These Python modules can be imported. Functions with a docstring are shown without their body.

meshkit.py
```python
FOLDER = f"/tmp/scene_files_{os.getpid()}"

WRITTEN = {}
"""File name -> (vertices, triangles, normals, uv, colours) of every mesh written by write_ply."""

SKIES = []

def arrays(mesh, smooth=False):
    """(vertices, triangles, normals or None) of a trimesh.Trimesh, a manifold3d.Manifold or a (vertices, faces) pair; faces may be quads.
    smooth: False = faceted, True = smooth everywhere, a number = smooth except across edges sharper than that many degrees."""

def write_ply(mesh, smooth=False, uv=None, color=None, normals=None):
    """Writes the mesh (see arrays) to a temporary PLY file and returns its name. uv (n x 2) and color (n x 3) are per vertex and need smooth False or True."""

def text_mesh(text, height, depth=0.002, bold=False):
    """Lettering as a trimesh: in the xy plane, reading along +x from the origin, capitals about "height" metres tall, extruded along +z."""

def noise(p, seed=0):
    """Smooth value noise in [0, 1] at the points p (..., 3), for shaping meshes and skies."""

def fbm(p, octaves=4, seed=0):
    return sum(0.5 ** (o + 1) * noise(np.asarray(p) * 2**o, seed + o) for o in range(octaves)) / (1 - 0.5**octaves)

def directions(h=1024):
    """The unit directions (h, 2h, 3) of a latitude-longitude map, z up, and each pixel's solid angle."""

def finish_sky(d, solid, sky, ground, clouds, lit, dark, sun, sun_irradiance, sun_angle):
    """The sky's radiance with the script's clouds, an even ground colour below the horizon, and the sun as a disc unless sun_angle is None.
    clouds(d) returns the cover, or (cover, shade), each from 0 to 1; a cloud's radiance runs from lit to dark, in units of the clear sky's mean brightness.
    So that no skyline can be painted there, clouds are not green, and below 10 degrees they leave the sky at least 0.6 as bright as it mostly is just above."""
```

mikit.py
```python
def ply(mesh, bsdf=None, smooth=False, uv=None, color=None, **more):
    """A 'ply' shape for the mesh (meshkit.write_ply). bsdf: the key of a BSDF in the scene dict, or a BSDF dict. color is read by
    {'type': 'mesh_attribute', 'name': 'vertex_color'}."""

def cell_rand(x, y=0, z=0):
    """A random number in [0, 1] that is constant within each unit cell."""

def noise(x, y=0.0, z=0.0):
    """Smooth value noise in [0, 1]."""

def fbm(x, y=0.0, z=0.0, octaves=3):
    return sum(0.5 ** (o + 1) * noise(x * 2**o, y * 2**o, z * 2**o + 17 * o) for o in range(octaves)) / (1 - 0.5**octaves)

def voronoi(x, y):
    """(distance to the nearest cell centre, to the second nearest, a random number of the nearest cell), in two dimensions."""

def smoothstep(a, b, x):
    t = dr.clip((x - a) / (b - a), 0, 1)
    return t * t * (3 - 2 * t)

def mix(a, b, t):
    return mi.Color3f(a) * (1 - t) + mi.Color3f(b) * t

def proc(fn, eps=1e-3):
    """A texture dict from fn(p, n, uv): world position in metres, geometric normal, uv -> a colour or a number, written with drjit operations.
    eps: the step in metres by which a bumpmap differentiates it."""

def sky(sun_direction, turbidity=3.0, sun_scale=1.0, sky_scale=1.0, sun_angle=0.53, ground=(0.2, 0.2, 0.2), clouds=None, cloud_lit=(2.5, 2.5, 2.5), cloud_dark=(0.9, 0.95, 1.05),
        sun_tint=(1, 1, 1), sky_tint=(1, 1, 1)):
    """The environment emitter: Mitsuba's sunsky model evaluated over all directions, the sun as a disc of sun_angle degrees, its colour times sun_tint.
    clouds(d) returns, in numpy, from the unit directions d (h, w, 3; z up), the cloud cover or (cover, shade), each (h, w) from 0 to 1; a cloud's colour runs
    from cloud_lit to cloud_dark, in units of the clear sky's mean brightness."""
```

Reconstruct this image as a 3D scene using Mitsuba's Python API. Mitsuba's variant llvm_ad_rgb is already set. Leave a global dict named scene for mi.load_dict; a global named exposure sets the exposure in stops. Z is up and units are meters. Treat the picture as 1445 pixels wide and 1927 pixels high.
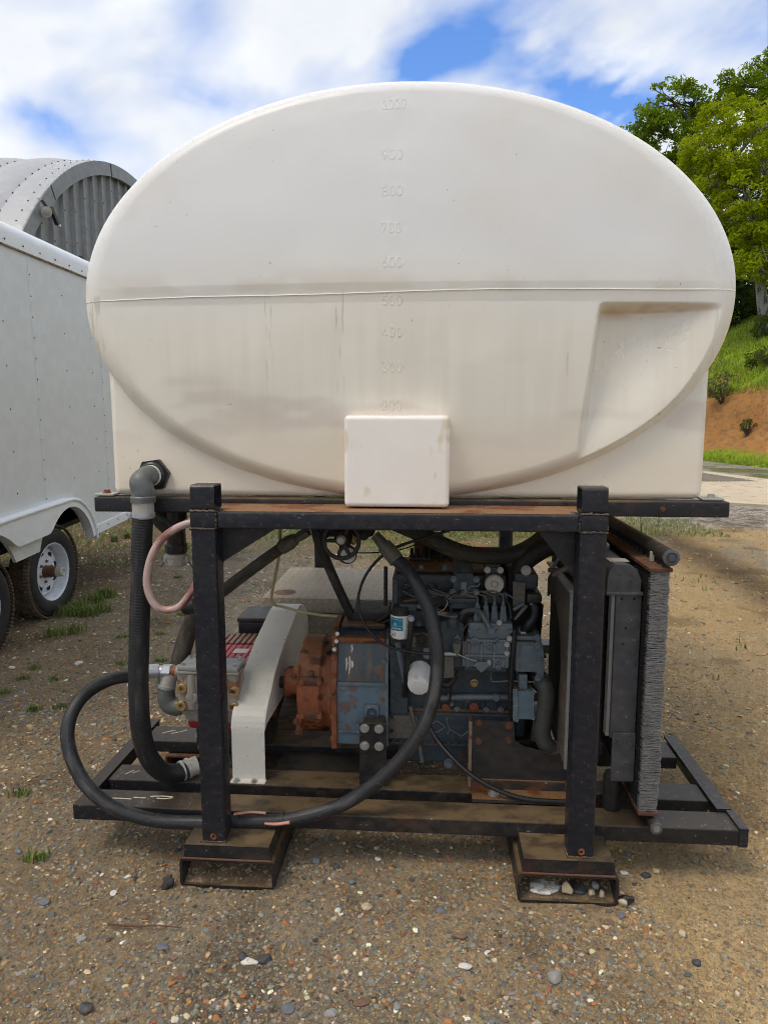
import math, random
import numpy as np
import trimesh
import drjit as dr
import mitsuba as mi
import mikit, meshkit
from mikit import noise, fbm, voronoi, smoothstep, mix, proc
from shapely.geometry import Polygon, Point, box as sbox, LineString
from shapely import affinity
from shapely.ops import unary_union
from scipy.spatial import ConvexHull

scene = {'type': 'scene'}
labels = {}
rng = np.random.default_rng(7)
T = mi.ScalarTransform4f

# ------------------------------------------------------------------ camera, sky, exposure
PITCH = math.radians(7.7)
EYE = [0.0, 0.0, 1.55]
scene['camera'] = {'type': 'perspective', 'fov': 56.86, 'fov_axis': 'x', 'near_clip': 0.05, 'far_clip': 2000.0,
                   'to_world': T().look_at(origin=EYE, target=[0, math.cos(PITCH), EYE[2] - math.sin(PITCH)], up=[0, 0, 1])}


def clouds(d):
    """Thin high cloud with streaky gaps: cover and shade per direction, from noise."""
    z = np.maximum(d[..., 2], 0.03)
    az = np.degrees(np.arctan2(d[..., 0], d[..., 1]))
    el = np.degrees(np.arcsin(np.clip(d[..., 2], -1, 1)))
    q = np.stack([d[..., 0] / (z + 0.5), d[..., 1] / (z + 0.5), z], -1) * 1.25
    w = np.stack([meshkit.fbm(q * 2.3 + k, 4, 5 + k) for k in (0, 1, 2)], -1) - .5
    x = np.stack([meshkit.fbm(q * 7.0 + k + w, 5, 15 + k) for k in (0, 1, 2)], -1) - .5
    big = meshkit.fbm(q * 2.0 + .7 * w + 3.3, 4, 11)
    mott = meshkit.fbm(q * np.array([7.0, 7.0, 10.0]) + 2.4 * w, 6, 23)
    ang = math.radians(35)
    qs = np.stack([q[..., 0] * math.cos(ang) + q[..., 2] * math.sin(ang), (-q[..., 0] * math.sin(ang) + q[..., 2] * math.cos(ang)) * 3.0, q[..., 1]], -1)
    streak = meshkit.fbm(qs * 4.5 + 1.6 * w, 6, 31)

    def gap(a0, e0, sa, se, rot=0.0):
        c, s = math.cos(math.radians(rot)), math.sin(math.radians(rot))
        da, de = (az - a0 + 5 * w[..., 0] + 6 * x[..., 0]), (el - e0 + 3 * w[..., 1] + 3.5 * x[..., 1])
        u, v = da * c + de * s, -da * s + de * c
        return np.exp(-(u / sa / 1.15) ** 2 - (v / se / 1.45) ** 2)
    open_ = sum(k * gap(a, e, u, v, r) for a, e, u, v, r, k in ((10.2, 25.2, 6.0, 1.3, 14, 0.54), (15.6, 22.0, 5.6, 1.5, -14, 1.75), (6.6, 27.3, 5.2, 2.2, 20, 0.42), (2.7, 24.4, 2.2, 1.5, 0, 0.75), (-25.0, 19.0, 5.2, 0.7, 3, 0.75), (-21.1, 21.8, 2.0, 1.0, 0, 0.30), (-10.0, 22.4, 3.9, 0.8, -15, 0.50), (26.4, 24.3, 3.9, 2.6, 0, 0.50), (-15.2, 26.5, 3.0, 1.3, 20, 0.22), (10.8, 27.4, 3.9, 1.1, 25, 0.35), (19.1, 20.8, 3.0, 1.1, 0, 0.50)))
    cover = 0.93 + 0.35 * (big - 0.5) + 0.75 * (mott - 0.5) + 0.75 * (streak - 0.5) - 1.35 * open_ * np.clip(1.75 - 1.1 * mott - 1.35 * streak, .1, 1.3)
    cover = np.clip(cover, 0, 1)
    shade = np.clip(0.20 + 1.5 * (meshkit.fbm(q * 4.1 + 1.2 * w, 5, 47) - 0.45), 0, 0.8)
    return cover, shade


scene['sky'] = mikit.sky([-0.40, -0.30, 0.86], turbidity=3.0, sun_scale=0.17, sun_angle=22.0, clouds=clouds, cloud_lit=(2.02, 2.08, 2.16), cloud_dark=(1.22, 1.32, 1.50), sky_tint=(0.56, 0.68, 0.86), sun_tint=(0.94, 0.98, 1.04))
exposure = 2.78

# ------------------------------------------------------------------ helpers
A_SKID = math.radians(4.0)
SKID = np.array([[math.cos(A_SKID), math.sin(A_SKID), 0, 0.034], [-math.sin(A_SKID), math.cos(A_SKID), 0, 2.118], [0, 0, 1, 0], [0, 0, 0, 1.0]])


def tag(key, label=None, cat=None, group=None, kind=None):
    d = {}
    if label: d['label'] = label
    if cat: d['category'] = cat
    if group: d['group'] = group
    if kind: d['kind'] = kind
    labels[key] = d
    return key


def fresh(key):
    if key not in scene and key not in labels:
        return key
    k = 1
    while f'{key}_{k:03d}' in scene or f'{key}_{k:03d}' in labels:
        k += 1
    return f'{key}_{k:03d}'


def put(key, mesh, mat, smooth=30, local=True, **more):
    """One entry of the scene; local: the mesh is given in the skid's own frame (x along its front, y away from it, z up)."""
    uv = more.pop('uv', None)
    if not isinstance(mesh, trimesh.Trimesh):
        mesh = trimesh.Trimesh(np.asarray(mesh[0], float), np.asarray(mesh[1], int), process=False)
    if local:
        mesh = mesh.copy()
        mesh.apply_transform(SKID)
    if uv is not None:
        more['uv'] = uv
        smooth = True
    key = fresh(key)
    scene[key] = mikit.ply(mesh, mat, smooth=smooth, **more)
    return key


def part(holder, name, mesh, mat, smooth=30, label=None, kind=None, local=True, **more):
    key = put(f'{holder}__{name}', mesh, mat, smooth, local, **more)
    if label or kind:
        tag(key, label, None, None, kind)
    return key


def thing(name, label, cat, group=None):
    return tag(fresh(name), label, cat, group)


cat_ = trimesh.util.concatenate


def hull(points):
    h = ConvexHull(points)
    m = trimesh.Trimesh(np.asarray(points, float), h.simplices, process=False)
    m.remove_unreferenced_vertices()
    c = m.vertices.mean(0)
    fn = np.cross(m.vertices[m.faces[:, 1]] - m.vertices[m.faces[:, 0]], m.vertices[m.faces[:, 2]] - m.vertices[m.faces[:, 0]])
    bad = ((m.triangles.mean(1) - c) * fn).sum(1) < 0
    f = m.faces.copy()
    f[bad] = f[bad][:, ::-1]
    return trimesh.Trimesh(m.vertices, f, process=False)


def rbox(x0, x1, y0, y1, z0, z1, r=0.004, n=2):
    r = min(r, (x1 - x0) * .49, (y1 - y0) * .49, (z1 - z0) * .49)
    pts = []
    an = np.linspace(0, math.pi / 2, n + 1)
    oct_ = np.array([[math.cos(a) * math.cos(b), math.cos(a) * math.sin(b), math.sin(a)] for a in an for b in an])
    for sx in (-1, 1):
        for sy in (-1, 1):
            for sz in (-1, 1):
                c = np.array([x1 - r if sx > 0 else x0 + r, y1 - r if sy > 0 else y0 + r, z1 - r if sz > 0 else z0 + r])
                pts.append(c + r * oct_ * [sx, sy, sz])
    return hull(np.vstack(pts))


def catmull(P, k=8):
    P = np.asarray(P, float)
    if len(P) < 3 or k <= 1:
        return P
    Q = np.vstack([2 * P[0] - P[1], P, 2 * P[-1] - P[-2]])
    out = []
    for i in range(len(P) - 1):
        p0, p1, p2, p3 = Q[i:i + 4]
        for t in np.arange(k) / k:
            out.append(0.5 * ((2 * p1) + (-p0 + p2) * t + (2 * p0 - 5 * p1 + 4 * p2 - p3) * t * t + (-p0 + 3 * p1 - 3 * p2 + p3) * t ** 3))
    out.append(P[-1])
    return np.array(out)


def tube(P, r, n=14, k=8, cap=True):
    """A round bar or hose along the points, with (length, angle) in metres as uv."""
    C = catmull(P, k)
    R = np.interp(np.linspace(0, 1, len(C)), np.linspace(0, 1, len(np.atleast_1d(r))), np.atleast_1d(r)) if np.ndim(r) else np.full(len(C), float(r))
    t = np.gradient(C, axis=0)
    t /= np.linalg.norm(t, axis=1, keepdims=True) + 1e-12
    a = np.cross(t[0], [0, 0, 1.0] if abs(t[0][2]) < .9 else [1.0, 0, 0])
    a /= np.linalg.norm(a)
    V, uv = [], []
    s = np.concatenate([[0], np.cumsum(np.linalg.norm(np.diff(C, axis=0), axis=1))])
    ang = np.linspace(0, 2 * math.pi, n + 1)
    for i in range(len(C)):
        a = a - t[i] * (a @ t[i])
        a /= np.linalg.norm(a)
        b = np.cross(t[i], a)
        V.append(C[i] + R[i] * (np.cos(ang)[:, None] * a + np.sin(ang)[:, None] * b))
        uv.append(np.stack([np.full(n + 1, s[i]), ang * R[i]], 1))
    V, uv = np.vstack(V), np.vstack(uv)
    F = []
    m = n + 1
    for i in range(len(C) - 1):
        for j in range(n):
            p, q = i * m + j, (i + 1) * m + j
            F += [[p, p + 1, q + 1], [p, q + 1, q]]
    if cap:
        for i, flip in ((0, 1), (len(C) - 1, 0)):
            c = len(V)
            ring = V[i * m:(i + 1) * m].copy()
            V = np.vstack([V, ring, C[i][None]])
            uv = np.vstack([uv, uv[i * m:(i + 1) * m], [[s[i], 0]]])
            for j in range(n):
                F.append([c + j + 1, c + j, c + m] if flip else [c + j, c + j + 1, c + m])
    return trimesh.Trimesh(V, np.array(F)[:, ::-1] if False else np.array(F), process=False), uv


def hose(holder, name, P, r, mat, n=16, k=8, **more):
    m, uv = tube(P, r, n, k)
    return part(holder, name, m, mat, True, uv=uv, **more)


AX = {'x': np.array([[0, 0, 1, 0], [1, 0, 0, 0], [0, 1, 0, 0], [0, 0, 0, 1.0]]), 'y': np.array([[1, 0, 0, 0], [0, 0, 1, 0], [0, 1, 0, 0], [0, 0, 0, 1.0]]), 'z': np.eye(4)}


def prism(poly, axis, a, b):
    """Extrudes a polygon, given in the two other axes in order, along the axis from a to b."""
    if not hasattr(poly, 'exterior') and not hasattr(poly, 'geoms'):
        poly = Polygon(poly)
    out = []
    for g in getattr(poly, 'geoms', [poly]):
        g = g if g.is_valid else g.buffer(0)
        for h in getattr(g, 'geoms', [g]):
            m = trimesh.creation.extrude_polygon(h, b - a, engine='earcut')
            m.apply_translation([0, 0, a])
            m.apply_transform(AX[axis])
            out.append(m)
    m = cat_(out)
    return m


def sqtube(axis, p0, p1, q0, q1, a, b, wall=.006, r=.01):
    """A hollow rectangular tube along an axis; p, q are its extents in the two other axes in order."""
    o = sbox(p0 + r, q0 + r, p1 - r, q1 - r).buffer(r, quad_segs=3)
    i = sbox(p0 + r, q0 + r, p1 - r, q1 - r).buffer(r - wall, quad_segs=3) if r > wall else sbox(p0 + wall, q0 + wall, p1 - wall, q1 - wall)
    return prism(o.difference(i), axis, a, b)


def frame_to(d):
    d = np.asarray(d, float) / np.linalg.norm(d)
    a = np.cross(d, [0, 0, 1.0] if abs(d[2]) < .95 else [1.0, 0, 0])
    a /= np.linalg.norm(a)
    M = np.eye(4)
    M[:3, 0], M[:3, 1], M[:3, 2] = a, np.cross(d, a), d
    return M


def lathe(profile, at, d, n=32):
    """Revolves (radius, height) pairs about the direction d from the point at."""
    pr = np.asarray(profile, float)
    ang = np.linspace(0, 2 * math.pi, n, endpoint=False)
    V = np.concatenate([np.stack([r * np.cos(ang), r * np.sin(ang), np.full(n, h)], 1) for r, h in pr])
    F = []
    for i in range(len(pr) - 1):
        for j in range(n):
            p, q, jn = i * n + j, (i + 1) * n + j, (j + 1) % n
            F += [[p, i * n + jn, (i + 1) * n + jn], [p, (i + 1) * n + jn, q]]
    m = trimesh.Trimesh(V, F, process=False)
    M = frame_to(d)
    M[:3, 3] = at
    m.apply_transform(M)
    return m


def disc(at, d, r, h, bevel=None, n=28):
    b = min(r, h) * .18 if bevel is None else bevel
    return lathe([(0, 0), (r, 0), (r, h - b), (r - b, h), (0, h)], at, d, n)


def ring(at, d, r0, r1, h, n=28):
    return lathe([(r0, 0), (r1, 0), (r1, h), (r0, h), (r0, 0)], at, d, n)


def hexhead(at, d, r, h, washer=1.35, rot=0.0):
    m = trimesh.creation.cylinder(radius=r, height=h, sections=6)
    m.apply_translation([0, 0, h / 2 + h * .25])
    m.apply_transform(trimesh.transformations.rotation_matrix(rot, [0, 0, 1]))
    w = trimesh.creation.cylinder(radius=r * washer, height=h * .3, sections=18)
    w.apply_translation([0, 0, h * .15])
    m = cat_([m, w])
    M = frame_to(d)
    M[:3, 3] = at
    m.apply_transform(M)
    return m


FR = (0, -1, 0)   # the direction from the skid's front towards the viewer's side
UP = (0, 0, 1)

# ------------------------------------------------------------------ materials


def material(name, fn, rough=0.5, metallic=0.0, spec=0.5, bump=None, scale=0.001, eps=1e-3, coat=0.0, rough_fn=None):
    b = {'type': 'principled', 'base_color': proc(fn) if callable(fn) else {'type': 'rgb', 'value': list(fn)} if not isinstance(fn, dict) else fn,
         'roughness': proc(rough_fn) if rough_fn else rough, 'metallic': metallic, 'specular': spec}
    if coat:
        b['clearcoat'], b['clearcoat_gloss'] = coat, 0.85
    if bump:
        b = {'type': 'bumpmap', 'texture': proc(bump, eps), 'scale': scale, 'bsdf': b}
    scene[name] = {'type': 'twosided', 'bsdf': b}
    return name


def dial(v):
    """A number or colour as data rather than a literal, so that alike materials share one compiled function."""
    if np.ndim(v):
        return mi.Color3f(*[dr.opaque(mi.Float, float(x)) for x in v])
    return dr.opaque(mi.Float, float(v))


def weathered(base, dust=(.20, .145, .085), dust_amt=.5, rust=(.16, .055, .02), rust_amt=.2, chip=(.22, .20, .18), chip_amt=.0, up_amt=.8, fine=1.0):
    """Paint or metal with settled dust, rust blooms and small chips; how much of each is given."""
    C0, C1, D, R0, R1, K = dial(base), dial([min(1.5 * x, x + .06) for x in base]), dial(dust), dial(rust), dial([.5 * x for x in rust]), dial(chip)
    da, ra, rm, k0, ka, ua, f = dial(dust_amt), dial(rust_amt * .18 - .06), dial(min(1, rust_amt * 2)), dial(.80 - .10 * chip_amt), dial(.8 if chip_amt else 0), dial(up_amt), dial(fine)

    def fn(p, n, uv):
        a = fbm(p.x * 7 * f, p.y * 7 * f, p.z * 7 * f, 4)
        b = fbm(p.x * 38 * f + 9, p.y * 38 * f, p.z * 38 * f, 3)
        c = noise(p.x * 130 * f, p.y * 130 * f, p.z * 130 * f)
        col = mix(C0, C1, smoothstep(.35, .75, b) * .6)
        up = dr.clip(n.z, 0, 1) * ua
        d = smoothstep(.38, .72, a * .55 + b * .45 + .22 * up) * da * (.35 + .65 * up) + up * da * .35
        col = mix(col, D, dr.clip(d, 0, 1))
        r = smoothstep(.60, .70, fbm(p.x * 11 * f + 40, p.y * 11 * f, p.z * 11 * f + 3, 3) + ra) * rm
        col = mix(col, mix(R0, R1, c), r)
        k = smoothstep(k0, k0 + .06, c * .7 + b * .45)
        return mix(col, K, k * ka)
    return fn


def lumps(f, amp2=.3):
    F, A = dial(f), dial(amp2)
    return lambda p, n, uv: fbm(p.x * F, p.y * F, p.z * F, 3) + A * noise(p.x * F * 6, p.y * F * 6, p.z * F * 6)


material('black_paint', weathered((.0065, .0085, .015), dust_amt=.14, rust_amt=.03, chip_amt=-.45, chip=(.10, .095, .09), up_amt=.9, fine=1.6), rough=.36, spec=.5, bump=lumps(60), scale=.0006)
material('rusty_black', weathered((.016, .015, .015), dust=(.19, .10, .045), dust_amt=.75, rust_amt=.45, chip_amt=-.4, up_amt=1.0), rough=.65, bump=lumps(80), scale=.0008)
rail_a = weathered((.007, .008, .011), dust=(.13, .09, .05), dust_amt=.14, rust_amt=.04, chip_amt=-.5, chip=(.14, .13, .12), up_amt=1.1, fine=1.4)
rail_b = weathered((.007, .008, .011), dust=(.17, .118, .06), dust_amt=.55, rust_amt=.12, chip_amt=-.9, up_amt=1.15)


def rail_colour(p, n, uv):
    x = (p.x - 0.034) * math.cos(A_SKID) - (p.y - 2.118) * math.sin(A_SKID)
    k = smoothstep(.86, .55, dr.abs(x - .03) + .35 * (fbm(p.x * 5, p.y * 12, p.z * 9, 4) - .5)) * (.30 + .75 * smoothstep(.30, .62, fbm(p.x * 16, p.y * 30, p.z * 20, 4))) * .9 + .06
    return mix(rail_a(p, n, uv), rail_b(p, n, uv), k)


material('rail_paint', rail_colour, rough=.46, bump=lumps(70), scale=.0008)
material('cast_black', weathered((.010, .010, .011), dust_amt=.22, rust_amt=.05, up_amt=.6), rough=.62, bump=lumps(140), scale=.0007)
material('plain_black', weathered((.012, .012, .013), dust_amt=.12, rust_amt=0, up_amt=.5), rough=.5)
material('blue_paint', weathered((.112, .146, .168), dust=(.105, .082, .052), dust_amt=.72, rust=(.14, .05, .02), rust_amt=.16, chip_amt=-.5, chip=(.22, .27, .30), up_amt=.7, fine=1.5), rough=.5, bump=lumps(120), scale=.0005)
material('blue_dark', weathered((.027, .042, .054), dust=(.085, .066, .042), dust_amt=.75, rust_amt=.18, up_amt=.7, fine=1.5), rough=.55, bump=lumps(120), scale=.0005)
material('blue_light', weathered((.095, .150, .190), dust=(.16, .10, .055), dust_amt=.62, rust_amt=.20, chip_amt=-.6, chip=(.45, .47, .48), up_amt=.6, fine=1.3), rough=.45, bump=lumps(110), scale=.0005)
material('rust_orange', weathered((.21, .060, .022), dust=(.17, .105, .055), dust_amt=.42, rust=(.07, .022, .010), rust_amt=.42, up_amt=.9, fine=1.5), rough=.7, bump=lumps(90), scale=.0011)
material('dark_rust', weathered((.075, .030, .016), dust_amt=.35, rust_amt=.5, up_amt=.5, fine=2), rough=.8)
material('bolt_steel', weathered((.42, .41, .39), dust_amt=.25, rust_amt=.12, up_amt=.3, fine=3), rough=.4, metallic=.6)
material('grey_alloy', weathered((.27, .255, .225), dust=(.26, .17, .085), dust_amt=.75, rust=(.26, .12, .04), rust_amt=.42, up_amt=.2, fine=2.2), rough=.55, metallic=.15, bump=lumps(110), scale=.0006)
material('grey_lid', weathered((.26, .28, .29), dust_amt=.25, rust_amt=.0, up_amt=.3, fine=2), rough=.5, metallic=.1)
material('brass_dirty', weathered((.33, .22, .09), dust_amt=.5, rust_amt=.5, up_amt=.2, fine=3), rough=.5, metallic=.3)
material('galvanised', weathered((.42, .45, .50), dust_amt=.2, rust=(.30, .11, .03), rust_amt=.12, up_amt=.2, fine=2), rough=.42, metallic=.5)
material('red_paint', weathered((.27, .014, .020), dust=(.16, .05, .04), dust_amt=.14, rust_amt=.0, up_amt=.4, fine=2), rough=.45, coat=.1)
material('red_dusty', weathered((.16, .040, .036), dust=(.17, .125, .095), dust_amt=.75, rust_amt=.0, up_amt=.8, fine=1.2), rough=.6)
material('white_guard', weathered((.60, .585, .53), dust=(.36, .31, .22), dust_amt=.30, rust=(.35, .20, .08), rust_amt=.0, chip=(.24, .17, .10), chip_amt=-.75, up_amt=.3, fine=1.2), rough=.42, spec=.5, bump=lumps(14), scale=.0016)
material('filter_white', weathered((.68, .69, .67), dust=(.40, .35, .25), dust_amt=.25, rust=(.42, .22, .06), rust_amt=.16, up_amt=.5, fine=1.6), rough=.35)
material('radiator_paint', weathered((.066, .069, .078), dust=(.15, .135, .115), dust_amt=.35, rust_amt=.0, chip_amt=-.95, chip=(.3, .3, .3), up_amt=.6), rough=.4, metallic=.1, bump=lumps(40), scale=.0006)
material('radiator_edge', weathered((.22, .22, .215), dust_amt=.4, rust_amt=.05, up_amt=.3), rough=.5, metallic=.4)
material('shroud_grime', weathered((.055, .050, .042), dust=(.16, .125, .07), dust_amt=.75, rust_amt=.2, up_amt=.2), rough=.75)
material('fin_metal', weathered((.26, .26, .265), dust=(.07, .068, .062), dust_amt=.7, rust_amt=0, up_amt=.1, fine=3), rough=.45, metallic=.5)
material('core_black', lambda p, n, uv: mix((.006, .006, .0065), (.035, .034, .034), smoothstep(.55, .8, noise(p.x * 160, p.y * 160, p.z * 160))), rough=.7, bump=lumps(170, .6), scale=.004)
material('worn_edge', weathered((.19, .14, .10), dust_amt=.5, rust_amt=.6, up_amt=.3, fine=3), rough=.7)
material('soft_grey_pvc', weathered((.085, .095, .092), dust=(.20, .18, .13), dust_amt=.35, rust_amt=0, up_amt=.5), rough=.45)
material('pale_fitting', weathered((.40, .39, .35), dust=(.30, .25, .17), dust_amt=.4, rust_amt=.05, up_amt=.3, fine=2), rough=.45, metallic=.2)
material('black_pvc', weathered((.012, .013, .015), dust_amt=.18, rust_amt=0, up_amt=.6), rough=.38)
material('aged_grey', weathered((.10, .10, .085), dust_amt=.5, rust_amt=.1, up_amt=.5, fine=2), rough=.55, metallic=.2)
material('pale_paint_mark', lambda p, n, uv: mix((.55, .52, .45), (.40, .33, .22), noise(p.x * 90, p.y * 90, p.z * 90)), rough=.6)
material('teal_print', (.008, .20, .30), rough=.4)
material('white_print', (.72, .74, .74), rough=.4)
material('rust_stain', lambda p, n, uv: mix((.42, .20, .05), (.60, .45, .25), noise(p.x * 200, p.y * 200, p.z * 200)), rough=.6)
material('dial_white', (.5, .5, .47), rough=.3)
material('pink_tube', lambda p, n, uv: mix((.46, .33, .30), (.22, .07, .055), smoothstep(.42, .72, fbm(uv.x * 14, uv.y * 30, 1.0, 3))), rough=.4, spec=.5)
material('pink_wrap', (.52, .24, .18), rough=.5)
material('yellow_tube', (.42, .38, .22), rough=.35)


def rubber(ribs, base, scuff, amt):
    B, S, A, W, G = dial(base), dial(scuff), dial(amt), dial(ribs), dial(.5 if ribs else 0)

    def col(p, n, uv):
        a = fbm(uv.x * 9, uv.y * 30, 0.5, 4)
        b = noise(uv.x * 240, uv.y * 160)
        return mix(mix(B, S, smoothstep(.45, .8, a) * A), S, smoothstep(.86, .95, b) * A)

    def bp(p, n, uv):
        return 0.35 * fbm(uv.x * 60, uv.y * 60, 2.0, 3) + G * dr.sin(uv.x * W + 2.0 * noise(uv.x * 20, uv.y * 20)) * (.5 + noise(uv.x * 30, uv.y * 40))
    return col, bp


c_, b_ = rubber(620.0, (.012, .0125, .0145), (.075, .070, .062), .55)
material('suction_rubber', c_, rough=.6, bump=b_, scale=.0010)
c_, b_ = rubber(0, (.016, .0165, .018), (.085, .085, .085), .65)
material('hose_rubber', c_, rough=.5, bump=b_, scale=.0012)
c_, b_ = rubber(0, (.030, .0275, .022), (.11, .085, .05), .8)
material('dusty_rubber', c_, rough=.65, bump=b_, scale=.0012)
c_, b_ = rubber(0, (.055, .054, .050), (.10, .085, .06), .6)
material('grey_rubber', c_, rough=.6, bump=b_, scale=.001)
material('thin_cable', (.010, .010, .011), rough=.4)

# ------------------------------------------------------------------ water tank


def lx(p):
    return (p.x - 0.034) * math.cos(A_SKID) - (p.y - 2.118) * math.sin(A_SKID)


def tank_colour(p, n, uv):
    x, z = lx(p), p.z
    big = fbm(x * 2.2 + 3, z * 2.6, p.y * 2, 4)
    col = mix((.765, .735, .645), (.735, .742, .73), smoothstep(1.75, 2.15, z + .3 * (big - .5)))  # cleaner upper plastic, with the cool tint of the sky painted in
    streak = fbm(x * 34, z * 1.6 + 5, 1.0, 4)
    streak2 = fbm(x * 90, z * 3.0, 4.0, 3)
    band = smoothstep(1.40, 1.62, z) * smoothstep(1.97, 1.75, z)
    grime = band * (.17 * smoothstep(.30, .85, streak) + .07 * smoothstep(.50, .80, streak2) * smoothstep(.4, .6, big)) + .20 * smoothstep(.5, .8, big)
    col = mix(col, (.56, .48, .36), dr.clip(grime, 0, .6))
    pink = smoothstep(.52, .70, fbm(x * 3.0 + 11, z * 9 + 2, 2.0, 3)) * smoothstep(1.78, 1.58, z) * smoothstep(1.42, 1.52, z)
    col = mix(col, (.47, .38, .345), pink * .33)
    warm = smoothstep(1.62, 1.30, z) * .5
    col = mix(col, (.79, .665, .49), warm)  # warm translucent glow of the lower tank painted in, plus tan lip stain
    over = smoothstep(1.925, 1.955, z) * smoothstep(2.04, 1.96, z) * smoothstep(.40, .7, fbm(x * 6, z * 12, 9.0, 3))
    col = mix(col, (.50, .42, .31), over * .28)
    drip = smoothstep(.80, .86, noise(x * 26, 3.0)) * smoothstep(.5, .75, fbm(x * 90, z * 14, 2.0, 3)) * smoothstep(1.955, 1.93, z) * smoothstep(1.55, 1.8, z)
    col = mix(col, (.30, .26, .18), drip * .35)
    ledge = smoothstep(1.905, 1.895, z) * smoothstep(1.845, 1.885, z + .012 * (big - .5)) * smoothstep(.63, .68, x) * smoothstep(1.0, .93, x)  # stain under the recess ledge, with its warm glow and shade painted in
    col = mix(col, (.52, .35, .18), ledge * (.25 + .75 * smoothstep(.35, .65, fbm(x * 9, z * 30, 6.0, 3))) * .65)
    speck = smoothstep(.90, .92, fbm(x * 95, z * 95, 5.0, 2)) * smoothstep(.5, .7, noise(x * 5, z * 5, 2.0))
    return mix(col, (.20, .17, .12), speck * .6)


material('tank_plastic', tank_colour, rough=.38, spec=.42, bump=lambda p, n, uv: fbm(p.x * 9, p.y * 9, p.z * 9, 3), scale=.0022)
material('sump_plastic', lambda p, n, uv: mix(mix((.83, .80, .75), (.80, .75, .67), fbm(lx(p) * 8, p.z * 8, 2.0, 3)), (.62, .50, .30), smoothstep(.70, .80, fbm(lx(p) * 17 + 4, p.z * 11, 1.0, 3)) * .55), rough=.38, spec=.42,
         bump=lambda p, n, uv: fbm(p.x * 9, p.y * 9, p.z * 9, 3), scale=.002)
material('marker_white', (.80, .78, .73), rough=.4)

TA, TB, TZ = 1.076, .667, 1.938


def sst(a, b, x):
    t = np.clip((x - a) / (b - a), 0, 1)
    return t * t * (3 - 2 * t)


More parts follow.
